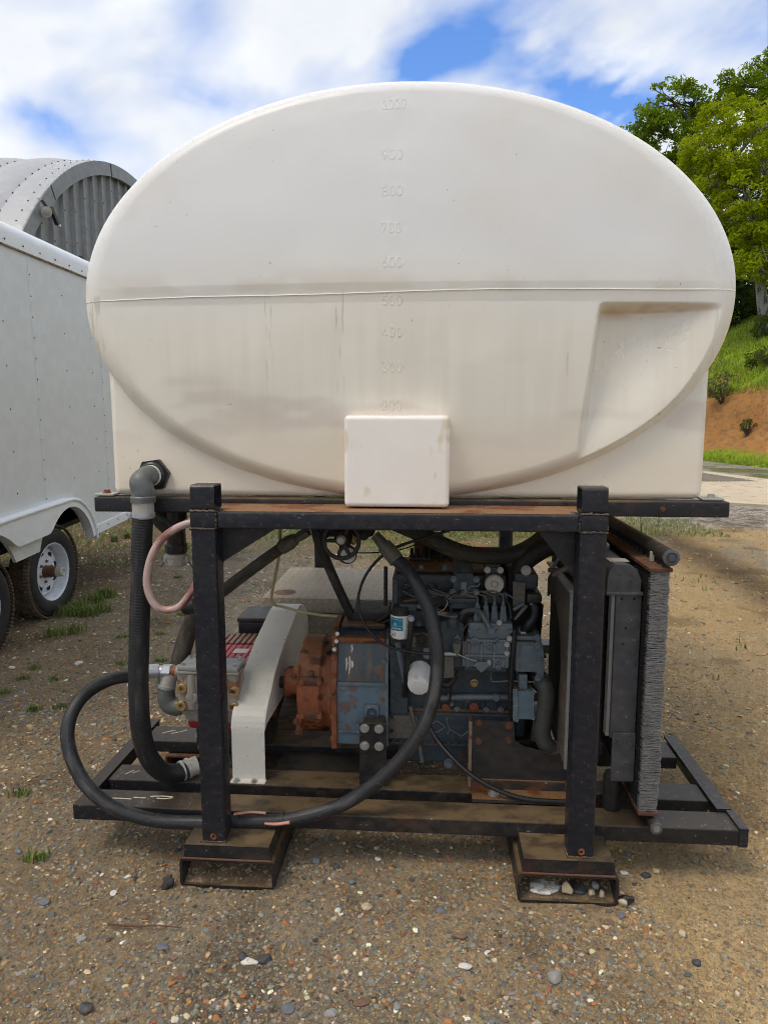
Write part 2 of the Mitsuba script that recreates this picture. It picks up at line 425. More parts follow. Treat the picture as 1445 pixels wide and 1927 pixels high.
def face_y(X, Z):
    X, Z = np.asarray(X, float), np.asarray(Z, float)
    r = np.sqrt((X / TA) ** 2 + ((Z - TZ) / TB) ** 2)
    y = .185 + .060 * r ** 2 + .078 * (1 - np.sqrt(np.clip(1 - np.clip((r - .915) / .085, 0, 1) ** 2, 0, 1)))
    y = y + .012 * (meshkit.fbm(np.stack([X * 2.1 + 5, Z * 2.6, 0 * X + 1.5], -1), 3, 3) - .5) * np.clip((1 - r) * 4, 0, 1)
    y = y + .004 * np.clip((TZ - Z) / .03, -1, 1) * np.clip((1 - r) * 6, 0, 1)
    xe = .628 - (1.90 - Z) * .10
    M = sst(0, .020, X - xe) * sst(0, .026, 1.905 - Z)
    floor = .290 - .036 * sst(.70, .97, r) - .010 * sst(.85, 1.0, X)
    return y + M * np.maximum(0, floor - y)


tank = thing('water_tank', 'large cream plastic elliptical water tank with raised numbers on top of the black frame', 'water tank')
NR, NT = 170, 760
rr = np.concatenate([np.linspace(0.004, .915, 124), 1 - .085 * (1 - np.sin(np.linspace(0, math.pi / 2, NR - 123)[1:]))])
th = np.linspace(0, 2 * math.pi, NT, endpoint=False)
R_, H_ = np.meshgrid(rr, th, indexing='ij')
X_, Z_ = TA * R_ * np.cos(H_), TZ + TB * R_ * np.sin(H_)
V_ = [np.stack([X_, face_y(X_, Z_), Z_], -1).reshape(-1, 3)]
for yb, sc_ in ((.345, 1.0), (.40, 1.0), (1.0, 1.0), (1.75, 1.0), (1.84, .985), (1.90, .94), (1.94, .7), (1.95, .01)):
    bead = 1.0
    V_.append(np.stack([TA * sc_ * np.cos(th), np.full(NT, yb), TZ + TB * sc_ * np.sin(th)], -1))
V_ = np.vstack(V_)
nrow = len(V_) // NT
ii, jj = np.meshgrid(np.arange(nrow - 1), np.arange(NT), indexing='ij')
q = np.stack([ii * NT + jj, ii * NT + (jj + 1) % NT, (ii + 1) * NT + (jj + 1) % NT, (ii + 1) * NT + jj], -1).reshape(-1, 4)
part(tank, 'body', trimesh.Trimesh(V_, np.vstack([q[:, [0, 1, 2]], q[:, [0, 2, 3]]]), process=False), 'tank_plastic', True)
part(tank, 'leg_base', rbox(-1.012, 1.010, .298, 1.80, 1.273, 1.80, .028, 4), 'tank_plastic')
part(tank, 'sump', rbox(-.172, .164, .135, .45, 1.260, 1.552, .015, 5), 'sump_plastic')
xs = np.linspace(-1.066, 1.068, 150)
zs = TZ + .007 * xs + .003 * np.sin(xs * 5.0) - .006 * sst(-.55, -1.0, xs)
sy = face_y(xs, zs + .012)
pts = np.stack([xs, sy + .0015, zs], 1)
rim = [[1.080, yy, zs[-1]] for yy in (.36, .6, 1.2, 1.8)]
rim2 = [[-1.080, yy, zs[0]] for yy in (1.8, 1.2, .6, .36)]
sm, suv = tube(np.vstack([rim2, pts, rim]), .0024, 8, 1)
part(tank, 'moulding_seam', sm, 'tank_plastic', True, label='thin raised seam running level round the middle of the tank')
for txt, u_, v_ in (('1000', -.056, 2.509), ('900', -.057, 2.354), ('800', -.056, 2.244), ('700', -.059, 2.132), ('600', -.056, 2.028), ('500', -.056, 1.914), ('400', -.055, 1.816), ('300', -.056, 1.706), ('200', -.058, 1.585), ('100', -.038, 1.450)):
    tm = meshkit.text_mesh(txt, .031, .0026)
    v = np.array(tm.vertices)
    v[:, 0] *= .066 / max(v[:, 0].max(), 1e-6) * (1.12 if len(txt) == 4 else 1.0)
    tx, tz = u_ + v[:, 0], v_ + v[:, 1] - .0155
    ty = (face_y(tx, tz) if txt != '100' else np.full(len(tx), .135)) + .0015 - v[:, 2]
    part(tank, 'gallon_mark', trimesh.Trimesh(np.stack([tx, ty, tz], 1), tm.faces, process=False), 'tank_plastic' if txt != '100' else 'sump_plastic', False, label=f'raised number {txt} moulded on the tank face')
# pale handwriting in the recess
for stroke in ([(.630, .250, 1.756), (.623, .250, 1.755), (.617, .250, 1.733), (.621, .250, 1.708), (.637, .250, 1.694), (.655, .250, 1.701), (.666, .250, 1.724), (.670, .250, 1.746), (.666, .250, 1.775)], [(.668, .250, 1.731), (.680, .250, 1.718)], [(.674, .250, 1.738), (.695, .250, 1.748), (.714, .250, 1.766), (.717, .250, 1.791), (.707, .250, 1.791), (.723, .250, 1.754), (.727, .250, 1.737), (.733, .250, 1.757), (.727, .250, 1.791), (.743, .250, 1.804)],
               [(.770, .250, 1.790), (.779, .250, 1.807), (.787, .250, 1.777), (.795, .250, 1.754), (.800, .250, 1.774)], [(.835, .250, 1.800), (.847, .250, 1.829), (.855, .250, 1.813), (.869, .250, 1.796), (.891, .250, 1.813), (.911, .250, 1.839), (.902, .250, 1.849), (.880, .250, 1.836), (.861, .250, 1.806), (.857, .250, 1.773), (.864, .250, 1.757), (.896, .250, 1.773), (.924, .250, 1.809), (.920, .250, 1.819), (.905, .250, 1.799)]):
    P = catmull(np.array(stroke), 5)
    P[:, 1] = face_y(P[:, 0], P[:, 2]) + .0008
    m, uv = tube(P, .0013, 6, 1)
    part(tank, 'handwriting_stroke', m, 'marker_white', True)
# hold-down plates beside the tank's legs
for xc, nm in ((1.035, 'silver'), (-1.035, 'rusty')):
    clip = thing('hold_down_clip', f'{nm} bolted clip holding down the {"right" if xc > 0 else "left"} foot of the tank on the black beam', 'clip')
    part(clip, 'plate', rbox(xc - .035, xc + .035, .275, .335, 1.274, 1.281, .002), 'bolt_steel' if xc > 0 else 'pale_fitting')
    part(clip, 'bolt', hexhead((xc, .30, 1.281), UP, .011, .010), 'bolt_steel' if xc > 0 else 'rust_orange')

# ------------------------------------------------------------------ the steel frame under the tank
fr = thing('skid_frame', 'black painted steel skid frame with posts, beams and forklift pockets carrying the tank', 'steel frame')
PL0, PL1, PR0, PR1 = -.641, -.560, .554, .636
part(fr, 'post', sqtube('z', PL0, PL1, .02, .10, .150, 1.202, .006, .011), 'black_paint', label='left front post')
part(fr, 'post', sqtube('z', PR0, PR1, .02, .10, .150, 1.203, .006, .011), 'black_paint', label='right front post')
for a, b in ((PL0, PL1), (PR0, PR1)):
    part(fr, 'corner_block', rbox(a - .001, b + .001, .019, .101, 1.204, 1.257, .007), 'black_paint')
    part(fr, 'stub_tube', sqtube('x', .02, .102, 1.259, 1.339, a + .003, b - .003, .0055, .010), 'black_paint')
part(fr, 'top_beam', rbox(PL1 + .003, PR0 - .003, .021, .112, 1.203, 1.2555, .006), 'black_paint')
part(fr, 'top_plate', rbox(PL0, PR1, .113, .252, 1.205, 1.2545, .004), 'rusty_black')
dustp = rbox(PL1 + .02, PR0 - .02, .032, .112, 1.2557, 1.2572, .0006)
part(fr, 'rust_film', dustp, 'rusty_black')
part(fr, 'tank_beam', rbox(-1.066, 1.084, .262, .335, 1.219, 1.2715, .006), 'rail_paint', label='long front beam on which the tank stands')
part(fr, 'tank_beam', rbox(-1.066, 1.084, 1.45, 1.53, 1.219, 1.2715, .006), 'rail_paint')
for x in (-.60, .60):
    part(fr, 'side_beam', rbox(x - .04, x + .04, .255, 2.154, 1.140, 1.217, .006), 'black_paint')


def weld(P, r=.0045):
    P = np.array(P, float)
    C = np.vstack([P[i] + (P[i + 1] - P[i]) * t for i in range(len(P) - 1) for t in np.linspace(0, 1, 14)[:-1]] + [P[-1:]])
    C = C + rng.normal(0, .0009, C.shape)
    return tube(C, r * rng.uniform(.6, 1.25, len(C)), 7, 1)[0]


for a, b in ((PL0, PL1), (PR0, PR1)):
    part(fr, 'weld_bead', weld([(a, .018, 1.203), (b, .018, 1.203)]), 'rail_paint')
    part(fr, 'weld_bead', weld([(a, .019, 1.258), (b, .019, 1.258)]), 'rail_paint')
    part(fr, 'weld_bead', weld([(a, .10, .152), (a, .02, .152), (b, .02, .152), (b, .10, .152)]), 'rail_paint')
part(fr, 'weld_bead', weld([(PL1 + .002, .018, 1.205), (PL1 + .002, .018, 1.255)], .004), 'rail_paint')
part(fr, 'weld_bead', weld([(PR0 - .002, .018, 1.205), (PR0 - .002, .018, 1.255)], .004), 'rail_paint')
# gusset plates in the upper corners
part(fr, 'gusset', prism([(-.559, 1.201), (-.375, 1.201), (-.559, 1.085)], 'y', .085, .097), 'rail_paint')
part(fr, 'gusset', prism([(.553, 1.201), (.435, 1.201), (.553, 1.050)], 'y', .085, .097), 'rail_paint')
part(fr, 'gusset', prism([(.105, 1.20), (.40, 1.20), (.105, .98)], 'x', -.606, -.594), 'rail_paint')
part(fr, 'gusset', prism([(.105, 1.20), (.36, 1.20), (.105, 1.00)], 'x', .590, .602), 'rail_paint')
# rear posts
part(fr, 'rear_post', sqtube('z', -.618, -.548, 2.16, 2.24, .105, 1.140, .006, .011), 'black_paint')
part(fr, 'rear_post', sqtube('z', .518, .597, 2.16, 2.24, .105, 1.140, .006, .011), 'black_paint')
part(fr, 'rear_beam', rbox(-.64, .64, 2.155, 2.245, 1.141, 1.217, .006), 'black_paint')
part(fr, 'rear_rail', rbox(-1.10, 1.10, 2.14, 2.26, .1045, .160, .005), 'rail_paint')
# lower rails and end bars
part(fr, 'front_rail', rbox(-1.150, 1.158, .150, .262, .130, .187, .005), 'rail_paint')
part(fr, 'middle_rail', rbox(-1.105, 1.105, .330, .450, .135, .187, .005), 'rail_paint')
part(fr, 'back_rail', rbox(-1.10, 1.10, .650, .795, .140, .190, .005), 'rail_paint')
part(fr, 'rear_rail', rbox(-1.10, 1.10, 1.30, 1.42, .140, .190, .005), 'rail_paint')
part(fr, 'end_bar', prism(sbox(1.106, .186, 1.1185, .197).union(sbox(1.1185, .135, 1.157, .1975)), 'y', .263, .835), 'black_paint')
part(fr, 'end_bar', rbox(1.135, 1.166, .146, .262, .128, .196, .003), 'black_paint')
part(fr, 'end_bar', rbox(-1.157, -1.106, .263, .85, .137, .1955, .004), 'rail_paint')
part(fr, 'deck_plate', rbox(-.50, -.16, .452, .648, .150, .162, .002), 'cast_black')
part(fr, 'cross_tube', sqtube('y', -1.00, -.84, .045, .135, .63, 1.2, .007, .01), 'dark_rust')
# forklift pockets
for a, b in ((-.712, -.394), (.395, .713)):
    part(fr, 'fork_pocket', sqtube('y', a, b, 0.002, .1025, 0.0, 2.3, .009, .014), 'rail_paint')
    part(fr, 'pocket_cap', prism([(a + .014, .104), (a + .018, .150), (b - .018, .150), (b - .012, .104)], 'y', .004, .1485), 'rail_paint')
    part(fr, 'pocket_lip', tube([(a + .012, .001, .103), ((a + b) / 2, .0, .1032), (b - .012, .001, .103)], .0035, 8, 6)[0], 'dark_rust')
    part(fr, 'drain_hole_rim', ring(((PL0 + PL1) / 2 if a < 0 else (PR0 + PR1) / 2, .0195, .172), FR, .005, .011, .0016), 'rust_orange')
material('packed_dirt', lambda p, n, uv: mix(mix((.08, .055, .032), (.20, .135, .078), smoothstep(.3, .7, fbm(p.x * 24, p.y * 24, p.z * 9, 4))), (.36, .29, .19), smoothstep(.62, .8, noise(p.x * 150, p.y * 150, p.z * 40))), rough=.95, bump=lumps(160, .6), scale=.004)
material('white_powder', lambda p, n, uv: mix((.74, .73, .70), (.40, .33, .25), smoothstep(.45, .75, fbm(p.x * 70, p.y * 70, 1.0, 3))), rough=.9, bump=lumps(200), scale=.003)


def heap(x0, x1, y0, y1, z0, h, seed, nx=40, ny=60):
    X, Y = np.meshgrid(np.linspace(x0, x1, nx), np.linspace(y0, y1, ny), indexing='ij')
    e = np.clip(np.minimum((X - x0), (x1 - X)) / .03, 0, 1)
    Z = z0 + h * (.35 + .65 * meshkit.fbm(np.stack([X * 16, Y * 10, 0 * X + seed], -1), 4, seed)) * sst(0, .10, Y - y0) + .012 * (1 - e) * sst(0, .1, Y - y0)
    q = np.arange(nx * ny).reshape(nx, ny)
    f = np.stack([q[:-1, :-1], q[1:, :-1], q[1:, 1:], q[:-1, 1:]], -1).reshape(-1, 4)
    return np.stack([X, Y, Z], -1).reshape(-1, 3), np.vstack([f[:, [0, 1, 2]], f[:, [0, 2, 3]]])


tag(put('dirt_fill', heap(-.702, -.404, .006, 1.2, .0105, .030, 3), 'packed_dirt', True), 'brown dirt lying in the left forklift pocket', 'dirt', kind='stuff')
tag(put('dirt_fill', heap(.405, .703, .006, 1.2, .0105, .026, 8), 'packed_dirt', True), 'brown dirt lying in the right forklift pocket', 'dirt', kind='stuff')
pw = trimesh.creation.icosphere(subdivisions=4)
v = pw.vertices * [.050, .034, .010]
v += (meshkit.fbm(v * 60, 3, 4)[:, None] - .5) * [.02, .014, .006]
pw.vertices = v + [.487, .055, .020]
tag(put('powder_heap', pw, 'white_powder', True), 'small heap of white powder spilled in the right forklift pocket', 'powder')

# rubbish and stones at the feet


def chip_mesh(size, seed, flat=.6, sub=1):
    m = trimesh.creation.icosphere(subdivisions=sub)
    r_ = np.random.default_rng(seed)
    k = r_.normal(size=(7, 3))
    k /= np.linalg.norm(k, axis=1, keepdims=True)
    v = m.vertices.copy()
    for d in k:
        t = v @ d
        lim = r_.uniform(.55, .8)
        v = v - np.where(t > lim, t - lim, 0)[:, None] * d
    v = v * np.array(size) * [1, 1, flat]
    m.vertices = v
    return m


# pale scratches on the black rails at the left end
for P in ([(-1.040, .200, .182), (-1.007, .200, .187), (-.982, .200, .180), (-.956, .200, .187)], [(-.952, .210, .190), (-.933, .210, .178), (-.907, .210, .185)], [(-.895, .220, .192), (-.863, .225, .197), (-.828, .225, .190), (-.811, .220, .183), (-.835, .210, .178), (-.868, .210, .179)], [(-1.055, .370, .178), (-1.042, .390, .189), (-1.033, .400, .197)], [(-1.012, .400, .196), (-1.030, .380, .182)], [(-1.044, .720, .181), (-1.023, .740, .197), (-.997, .750, .213)], [(-1.006, .720, .183), (-.970, .740, .208), (-.949, .760, .219)]):
    P = np.array(P)
    P[:, 2] = np.where(P[:, 1] < .28, .1872, np.where(P[:, 1] < .5, .1872, .1902))
    part(fr, 'paint_scratch', tube(P, .0022, 6, 4)[0], 'pale_paint_mark', True)

# ------------------------------------------------------------------ diesel engine
eng = thing('diesel_engine', 'dirty blue diesel engine with white filters and rusty orange clutch housing in the skid', 'engine')


def bolts(holder, spots, d=FR, r=.008, h=.007, mat='blue_paint', name='bolt'):
    for i, s in enumerate(spots):
        part(holder, name, hexhead(s, d, r, h, rot=i * .7), mat)


def front(holder, name, pts, y0, y1, mat, **more):
    """A plate or casting whose outline is given seen from the front."""
    return part(holder, name, prism([(p[0], p[2]) for p in pts], 'y', y0, y1), mat, **more)


# block and crankcase
part(eng, 'block', rbox(-.050, .430, .505, .86, .425, .745, .012), 'blue_dark')
part(eng, 'block_skirt', rbox(-.048, .43, .478, .86, .300, .424, .008), 'blue_dark')
part(eng, 'oil_pan', rbox(-.020, .40, .50, .82, .205, .298, .02), 'blue_dark')
part(eng, 'pan_flange', rbox(-.045, .43, .468, .86, .294, .304, .003), 'blue_dark')
part(eng, 'cylinder_head', rbox(-.050, .40, .515, .85, .747, .815, .01), 'blue_dark')
part(eng, 'valve_cover', rbox(-.040, .40, .535, .82, .817, .955, .025), 'blue_dark')
part(eng, 'cover_lid', rbox(-.030, .38, .55, .80, .956, .966, .006), 'rusty_black')
# casting ribs and bosses on the side of the block
for p in [(.144, .500, .429), (.184, .500, .431), (.245, .500, .432), (.310, .500, .434), (.359, .500, .436)]:
    part(eng, 'casting_rib', rbox(p[0] - .004, p[0] + .004, .488, .507, .425, .49, .003), 'blue_dark')
for p, r in zip([(.168, .495, .439), (.213, .495, .434), (.277, .495, .444), (.324, .495, .435), (.379, .495, .436)], (.016, .013, .018, .013, .014)):
    part(eng, 'core_plug', lathe([(0, -.01), (r, -.01), (r, .010), (r * .8, .014), (r * .45, .014), (r * .40, .020), (0, .022)], (p[0], .500, p[2]), FR, 20), 'rust_orange' if r > .015 else 'blue_paint')
m, uv = tube([(.135, .485, .482), (.252, .485, .488), (.404, .485, .492)], .0125, 14, 6)
part(eng, 'oil_gallery', m, 'blue_paint', True)
p = (.359, .470, .493)
part(eng, 'gallery_plug', disc((p[0], .488, p[2]), FR, .0145, .022), 'blue_paint')
p = (.183, .470, .496)
part(eng, 'gallery_plug', disc((p[0], .486, p[2]), FR, .008, .014), 'blue_paint')
p = (.276, .500, .540)
part(eng, 'brass_plug', lathe([(0, 0), (.016, 0), (.016, .012), (.010, .014), (.009, .026), (0, .027)], (p[0], .506, p[2]), FR, 16), 'brass_dirty')
part(eng, 'ledge', rbox(-.05, .43, .483, .51, .418, .434, .004), 'rusty_black')
# embossed ornaments on the crankcase skirt
for pts in ([(.107, .478, .374), (.136, .478, .392), (.168, .478, .371), (.136, .478, .344), (.108, .478, .354)], [(.189, .478, .357), (.230, .478, .332), (.262, .478, .359)], [(.172, .478, .408), (.176, .478, .382), (.185, .478, .361), (.177, .478, .339)]):
    P = np.array(pts)
    P[:, 1] = .4775
    m, uv = tube(P, .0035, 6, 1)
    part(eng, 'cast_line', m, 'blue_paint', True)
front(eng, 'cast_panel', [(-.048, .475, .411), (.060, .475, .414), (.061, .475, .324), (-.048, .475, .320)], .468, .480, 'aged_grey')
tm = meshkit.text_mesh('S3D', .017, .003, bold=True)
v = np.array(tm.vertices)
o = (.002, .468, .385)
part(eng, 'cast_lettering', trimesh.Trimesh(np.stack([o[0] + v[:, 0], .4695 - v[:, 2], o[2] + v[:, 1]], 1), tm.faces, process=False), 'aged_grey', False, label='raised characters S3D cast on the block')
p = (.020, .468, .360)
part(eng, 'cast_emblem', ring((p[0], .469, p[2]), FR, .006, .010, .003, 18), 'aged_grey')
bolts(eng, [(-.037, .468, .406), (-.037, .468, .352)], r=.006, mat='cast_black')
# pan drain plug and lower bolts
p = (.183, .500, .211)
part(eng, 'drain_plug', hexhead((p[0], .50, p[2]), FR, .014, .014), 'blue_paint')

# bell housing: a drum along the crankshaft with flats, flanges, mounting boss
BY, BZ = .635, .505


def drum(x0, x1, prof, mat, name, holder, **more):
    return part(holder, name, prism(prof, 'x', x0, x1), mat, **more)


bell = [(.455, .300), (.452, .545), (.505, .700), (.575, .735), (.70, .735), (.80, .62), (.82, .40), (.78, .285)]
def bell_colour(p, n, uv):
    x, z = lx(p), p.z
    a = fbm(x * 16, p.y * 9, z * 5, 4)
    b = fbm(x * 60, z * 30, p.y * 20, 3)
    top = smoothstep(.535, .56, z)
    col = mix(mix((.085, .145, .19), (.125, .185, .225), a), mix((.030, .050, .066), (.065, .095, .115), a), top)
    col = mix(col, (.14, .085, .045), smoothstep(.50, .72, fbm(x * 40, z * 5, 2.0, 4)) * (.30 + .40 * top))
    col = mix(col, (.15, .055, .02), smoothstep(.60, .70, fbm(x * 22, z * 22, 8.0, 4)) * .7)
    return mix(col, (.16, .15, .12), smoothstep(.62, .74, b) * .35)


material('bell_paint', bell_colour, rough=.42, bump=lumps(110), scale=.0006)
drum(-.245, -.062, bell, 'bell_paint', 'bell_housing', eng)
drum(-.062, -.050, affinity.scale(Polygon(bell), 1.03, 1.03), 'blue_paint', 'bell_flange', eng)
drum(-.266, -.246, affinity.scale(Polygon(bell), 1.05, 1.05).buffer(.008), 'rust_orange', 'clutch_flange', eng)
part(eng, 'bell_rib', rbox(-.244, -.063, .440, .46, .536, .552, .004), 'blue_light')
part(eng, 'bell_rib', rbox(-.244, -.063, .446, .47, .345, .356, .003), 'blue_light')
part(eng, 'bell_cap', rbox(-.236, -.064, .52, .70, .7352, .757, .008), 'rusty_black')
part(eng, 'top_bracket', rbox(-.20, -.055, .56, .74, .757, .790, .006), 'cast_black')
part(eng, 'bell_rim', rbox(-.245, -.063, .485, .53, .690, .712, .006), 'rust_orange')
p = (-.112, .440, .435)
part(eng, 'bell_boss', rbox(p[0] - .028, p[0] + .028, .437, .456, p[2] - .030, p[2] + .030, .006), 'blue_light')
part(eng, 'boss_plug', ring((p[0], .437, p[2]), FR, .010, .019, .010), 'blue_dark')
for a, b in zip([(-.193, .470, .680), (-.212, .470, .633), (-.200, .470, .638), (-.190, .470, .623), (-.162, .480, .702)], [(-.193, .465, .652), (-.212, .465, .589), (-.200, .465, .576), (-.189, .465, .598), (-.162, .480, .688)]):
    ya = .452 + max(0, (a[2] - .545)) * .053 / .155
    yb = .452 + max(0, (b[2] - .545)) * .053 / .155
    part(eng, 'bird_dropping', tube([(a[0], ya - .0005, a[2]), ((a[0] + b[0]) / 2 + .003, (ya + yb) / 2 - .001, (a[2] + b[2]) / 2), (b[0], yb - .0005, b[2])], [.0035, .0045, .002], 6, 4)[0], 'filter_white', True)
bolts(eng, [(-.258, .432, .33), (-.258, .430, .42), (-.258, .428, .50), (-.258, .437, .58), (-.258, .462, .64)], r=.009, h=.009, mat='rust_orange')
bolts(eng, [(-.066, .445, .36), (-.066, .443, .54), (-.066, .47, .63)], r=.008, h=.008, mat='blue_paint')
bolts(eng, [(-.248, .47, .702), (-.248, .50, .722), (-.254, .455, .675)], r=.006, h=.006, mat='filter_white')

# rusty clutch housing and its shaft end
cl = [(0, 0), (.178, 0), (.190, .012), (.190, .085), (.178, .097), (.178, .118), (.196, .120), (.196, .134), (0, .134)]
part(eng, 'clutch_housing', lathe(cl, (-.402, .635, .478), (1, 0, 0), 48), 'rust_orange')
part(eng, 'clutch_hub', lathe([(0, 0), (.055, 0), (.066, .01), (.066, .06), (.080, .072), (.085, .085), (0, .085)], (-.480, .635, .470), (1, 0, 0), 32), 'rust_orange')
part(eng, 'drive_shaft', disc((-.575, .635, .470), (1, 0, 0), .024, .10), 'cast_black')
for zc in (.545, .410):
    yy = .635 - math.sqrt(.190 ** 2 - (zc - .478) ** 2)
    part(eng, 'inspection_cover', rbox(-.392, -.300, yy - .013, yy + .03, zc - .018, zc + .018, .012), 'dark_rust')
    for xb in (-.380, -.312):
        part(eng, 'cover_bolt', hexhead((xb, yy - .013, zc), FR, .008, .008), 'rust_orange')
yy = .635 - .186
part(eng, 'grease_plug', hexhead((-.345, yy + .012, .575), (0, -.9, .4), .010, .012), 'dark_rust')
part(eng, 'clutch_ear', rbox(-.408, -.385, .46, .50, .325, .405, .006), 'rust_orange')
part(eng, 'clutch_ear', rbox(-.415, -.390, .455, .50, .53, .60, .006), 'rust_orange')
bolts(eng, [(-.40, .458, .34), (-.405, .452, .385), (-.41, .452, .565)], r=.009, h=.009, mat='dark_rust')
bolts(eng, [(-.285, .50, .645), (-.30, .54, .672)], d=(0, -.5, .86), r=.010, h=.012, mat='cast_black')

# the left mounting bracket with four bright bolts
front(eng, 'mounting_bracket', [(-.149, .360, .429), (-.050, .360, .428), (-.050, .360, .187), (-.150, .360, .189)], .352, .364, 'rail_paint', label='dark mounting plate with four bright bolts')
part(eng, 'bracket_arm', rbox(-.140, -.060, .364, .46, .37, .42, .006), 'cast_black')
part(eng, 'bracket_foot', rbox(-.150, -.05, .352, .44, .188, .198, .003), 'rail_paint')
for p in [(-.130, .350, .412), (-.077, .350, .411), (-.130, .350, .344), (-.077, .350, .343)]:
    part(eng, 'mount_bolt', hexhead((p[0], .352, p[2]), FR, .0115, .010, 1.5), 'bolt_steel')
# the right mounting plate
front(eng, 'mounting_plate', [(.258, .360, .454), (.412, .360, .451), (.417, .360, .382), (.450, .360, .359), (.598, .360, .323), (.602, .360, .218), (.262, .360, .224)], .345, .358, 'cast_black', label='black pitted engine plate with rusty bolts')
part(eng, 'plate_edge', rbox(.252, .262, .342, .40, .20, .452, .002), 'worn_edge')
part(eng, 'plate_flange', prism([(.262, .1885), (.345, .1885), (.345, .235), (.335, .235), (.335, .2005), (.262, .2005)], 'x', .262, .60), 'rusty_black')
for p in [(.286, .345, .448), (.393, .345, .441), (.286, .345, .379), (.394, .345, .386)]:
    part(eng, 'mount_bolt', hexhead((p[0], .345, p[2]), FR, .010, .008), 'dark_rust')
p = (.340, .300, .233)
part(eng, 'flange_bolt', hexhead((p[0], .30, .2005), UP, .011, .010, 1.7), 'pale_fitting')

# injection pump
ipu = [(.228, .400, .636), (.227, .400, .737), (.398, .400, .741), (.400, .400, .641)]
x0, x1 = ipu[0][0], ipu[2][0]
z0, z1 = ipu[0][2], ipu[1][2]
part(eng, 'injection_pump', rbox(x0, x1, .395, .50, z0, z1, .010), 'blue_paint')
zt = .806
part(eng, 'pump_deck', rbox(x0 + .018, x1 + .010, .402, .50, z1 + .001, zt, .012), 'blue_paint')
part(eng, 'pump_ledge', rbox(x0 + .010, x1 + .016, .390, .48, z1 - .002, z1 + .010, .004), 'blue_paint')
for k in range(4):
    xr = x0 + .018 + k * (x1 - x0 - .03) / 3
    part(eng, 'pump_rib', rbox(xr - .0042, xr + .0042, .384, .40, z0 + .006, z1 - .004, .002), 'blue_paint')
part(eng, 'pump_rib', rbox(x0 + .004, x1 - .004, .3835, .40, (z0 + z1) / 2 - .004, (z0 + z1) / 2 + .005, .002), 'blue_paint')
part(eng, 'pump_base', rbox(x0 + .004, x1 - .008, .41, .50, z0 - .022, z0 - .001, .008), 'blue_dark')
for k, p in enumerate([(.279, .430, .838), (.310, .430, .838), (.341, .430, .839), (.373, .430, .839)]):
    part(eng, 'delivery_valve', lathe([(0, -.045), (.0145, -.045), (.0145, -.012), (.012, -.010), (.012, .000), (.0105, .002), (.0105, .022), (.006, .026), (.0035, .040), (0, .040)], (p[0], .435, p[2]), UP, 6), 'blue_paint')
    top = (p[0], .435, p[2] + .036)
    sp = (.322, .450, .893)
    end = (.167, .480, .866)
    xo = (.012 + .004 * k)
    m, uv = tube([top, (p[0], .437, p[2] + .050), (p[0] - .012, .442, sp[2] + .004 * k), (p[0] - .06, .450, sp[2] + .010 + .003 * k), (end[0] + .05 - .02 * k, .465, end[2] + .022), (end[0] - .01 - .06 * k, .50, end[2] + .034 + .01 * k)], .0031, 8, 6)
    part(eng, 'injector_line', m, 'aged_grey', True)
m, uv = tube([(.219, .470, .801), (.229, .450, .831), (.259, .430, .845), (.287, .410, .843), (.304, .395, .820), (.321, .385, .788)], .0095, 12, 8)
part(eng, 'fuel_pipe', m, 'soft_grey_pvc', True)
p = (.326, .380, .784)
part(eng, 'banjo_bolt', hexhead((p[0], .392, p[2]), FR, .013, .018, 1.2), 'blue_light')
for p, r in zip([(.270, .390, .739), (.323, .390, .717), (.354, .390, .667), (.355, .390, .643), (.349, .390, .745)], (.016, .009, .011, .010, .008)):
    part(eng, 'pump_plug', lathe([(0, 0), (r, 0), (r, .008), (r * .6, .010), (r * .55, .004), (0, .004)], (p[0], .394, p[2]), FR, 18), 'blue_paint')
bolts(eng, [(q[0], .402, q[2]) for q in [(.253, .400, .776), (.284, .400, .776), (.351, .400, .778), (.397, .400, .779)]], r=.007, h=.008)
bolts(eng, [(.356, .402, .808), (.393, .391, .753), (.384, .388, .731), (.385, .388, .699), (.319, .388, .661)], r=.0075, h=.009, mat='pale_fitting')
front(eng, 'lift_pump', [(.266, .385, .657), (.277, .385, .669), (.312, .385, .670), (.320, .385, .656), (.293, .385, .629)], .368, .395, 'blue_paint')
part(eng, 'throttle_rod', tube([(.208, .385, .690), (.244, .382, .677), (.276, .372, .670)], .0025, 8, 4)[0], 'bolt_steel', True)
front(eng, 'throttle_lever', [(.205, .400, .765), (.217, .400, .749), (.219, .400, .721), (.210, .400, .680), (.198, .400, .680), (.190, .400, .720), (.194, .400, .748)], .388, .396, 'aged_grey')
part(eng, 'lever_pivot', disc((.205, .388, .740), FR, .010, .010), 'blue_dark')
part(eng, 'cable_end', tube([(.146, .385, .690), (.177, .385, .691), (.202, .385, .689)], [.006, .007, .004], 10, 4)[0], 'pale_fitting', True)
front(eng, 'governor_housing', [(.147, .420, .798), (.201, .420, .811), (.229, .420, .791), (.231, .420, .629), (.178, .420, .624), (.148, .420, .668)], .425, .50, 'blue_dark')
m = lathe([(0, 0), (.018, 0), (.020, .004), (.020, .026), (.016, .034), (.010, .040), (0, .041)], (.190, .420, .780), UP, 24)
part(eng, 'strainer_bowl', m, 'blue_dark')
part(eng, 'strainer_bowl', lathe([(0, 0), (.013, 0), (.020, .004), (.021, .010), (0, .012)], (.189, .420, .819), UP, 24), 'blue_paint')
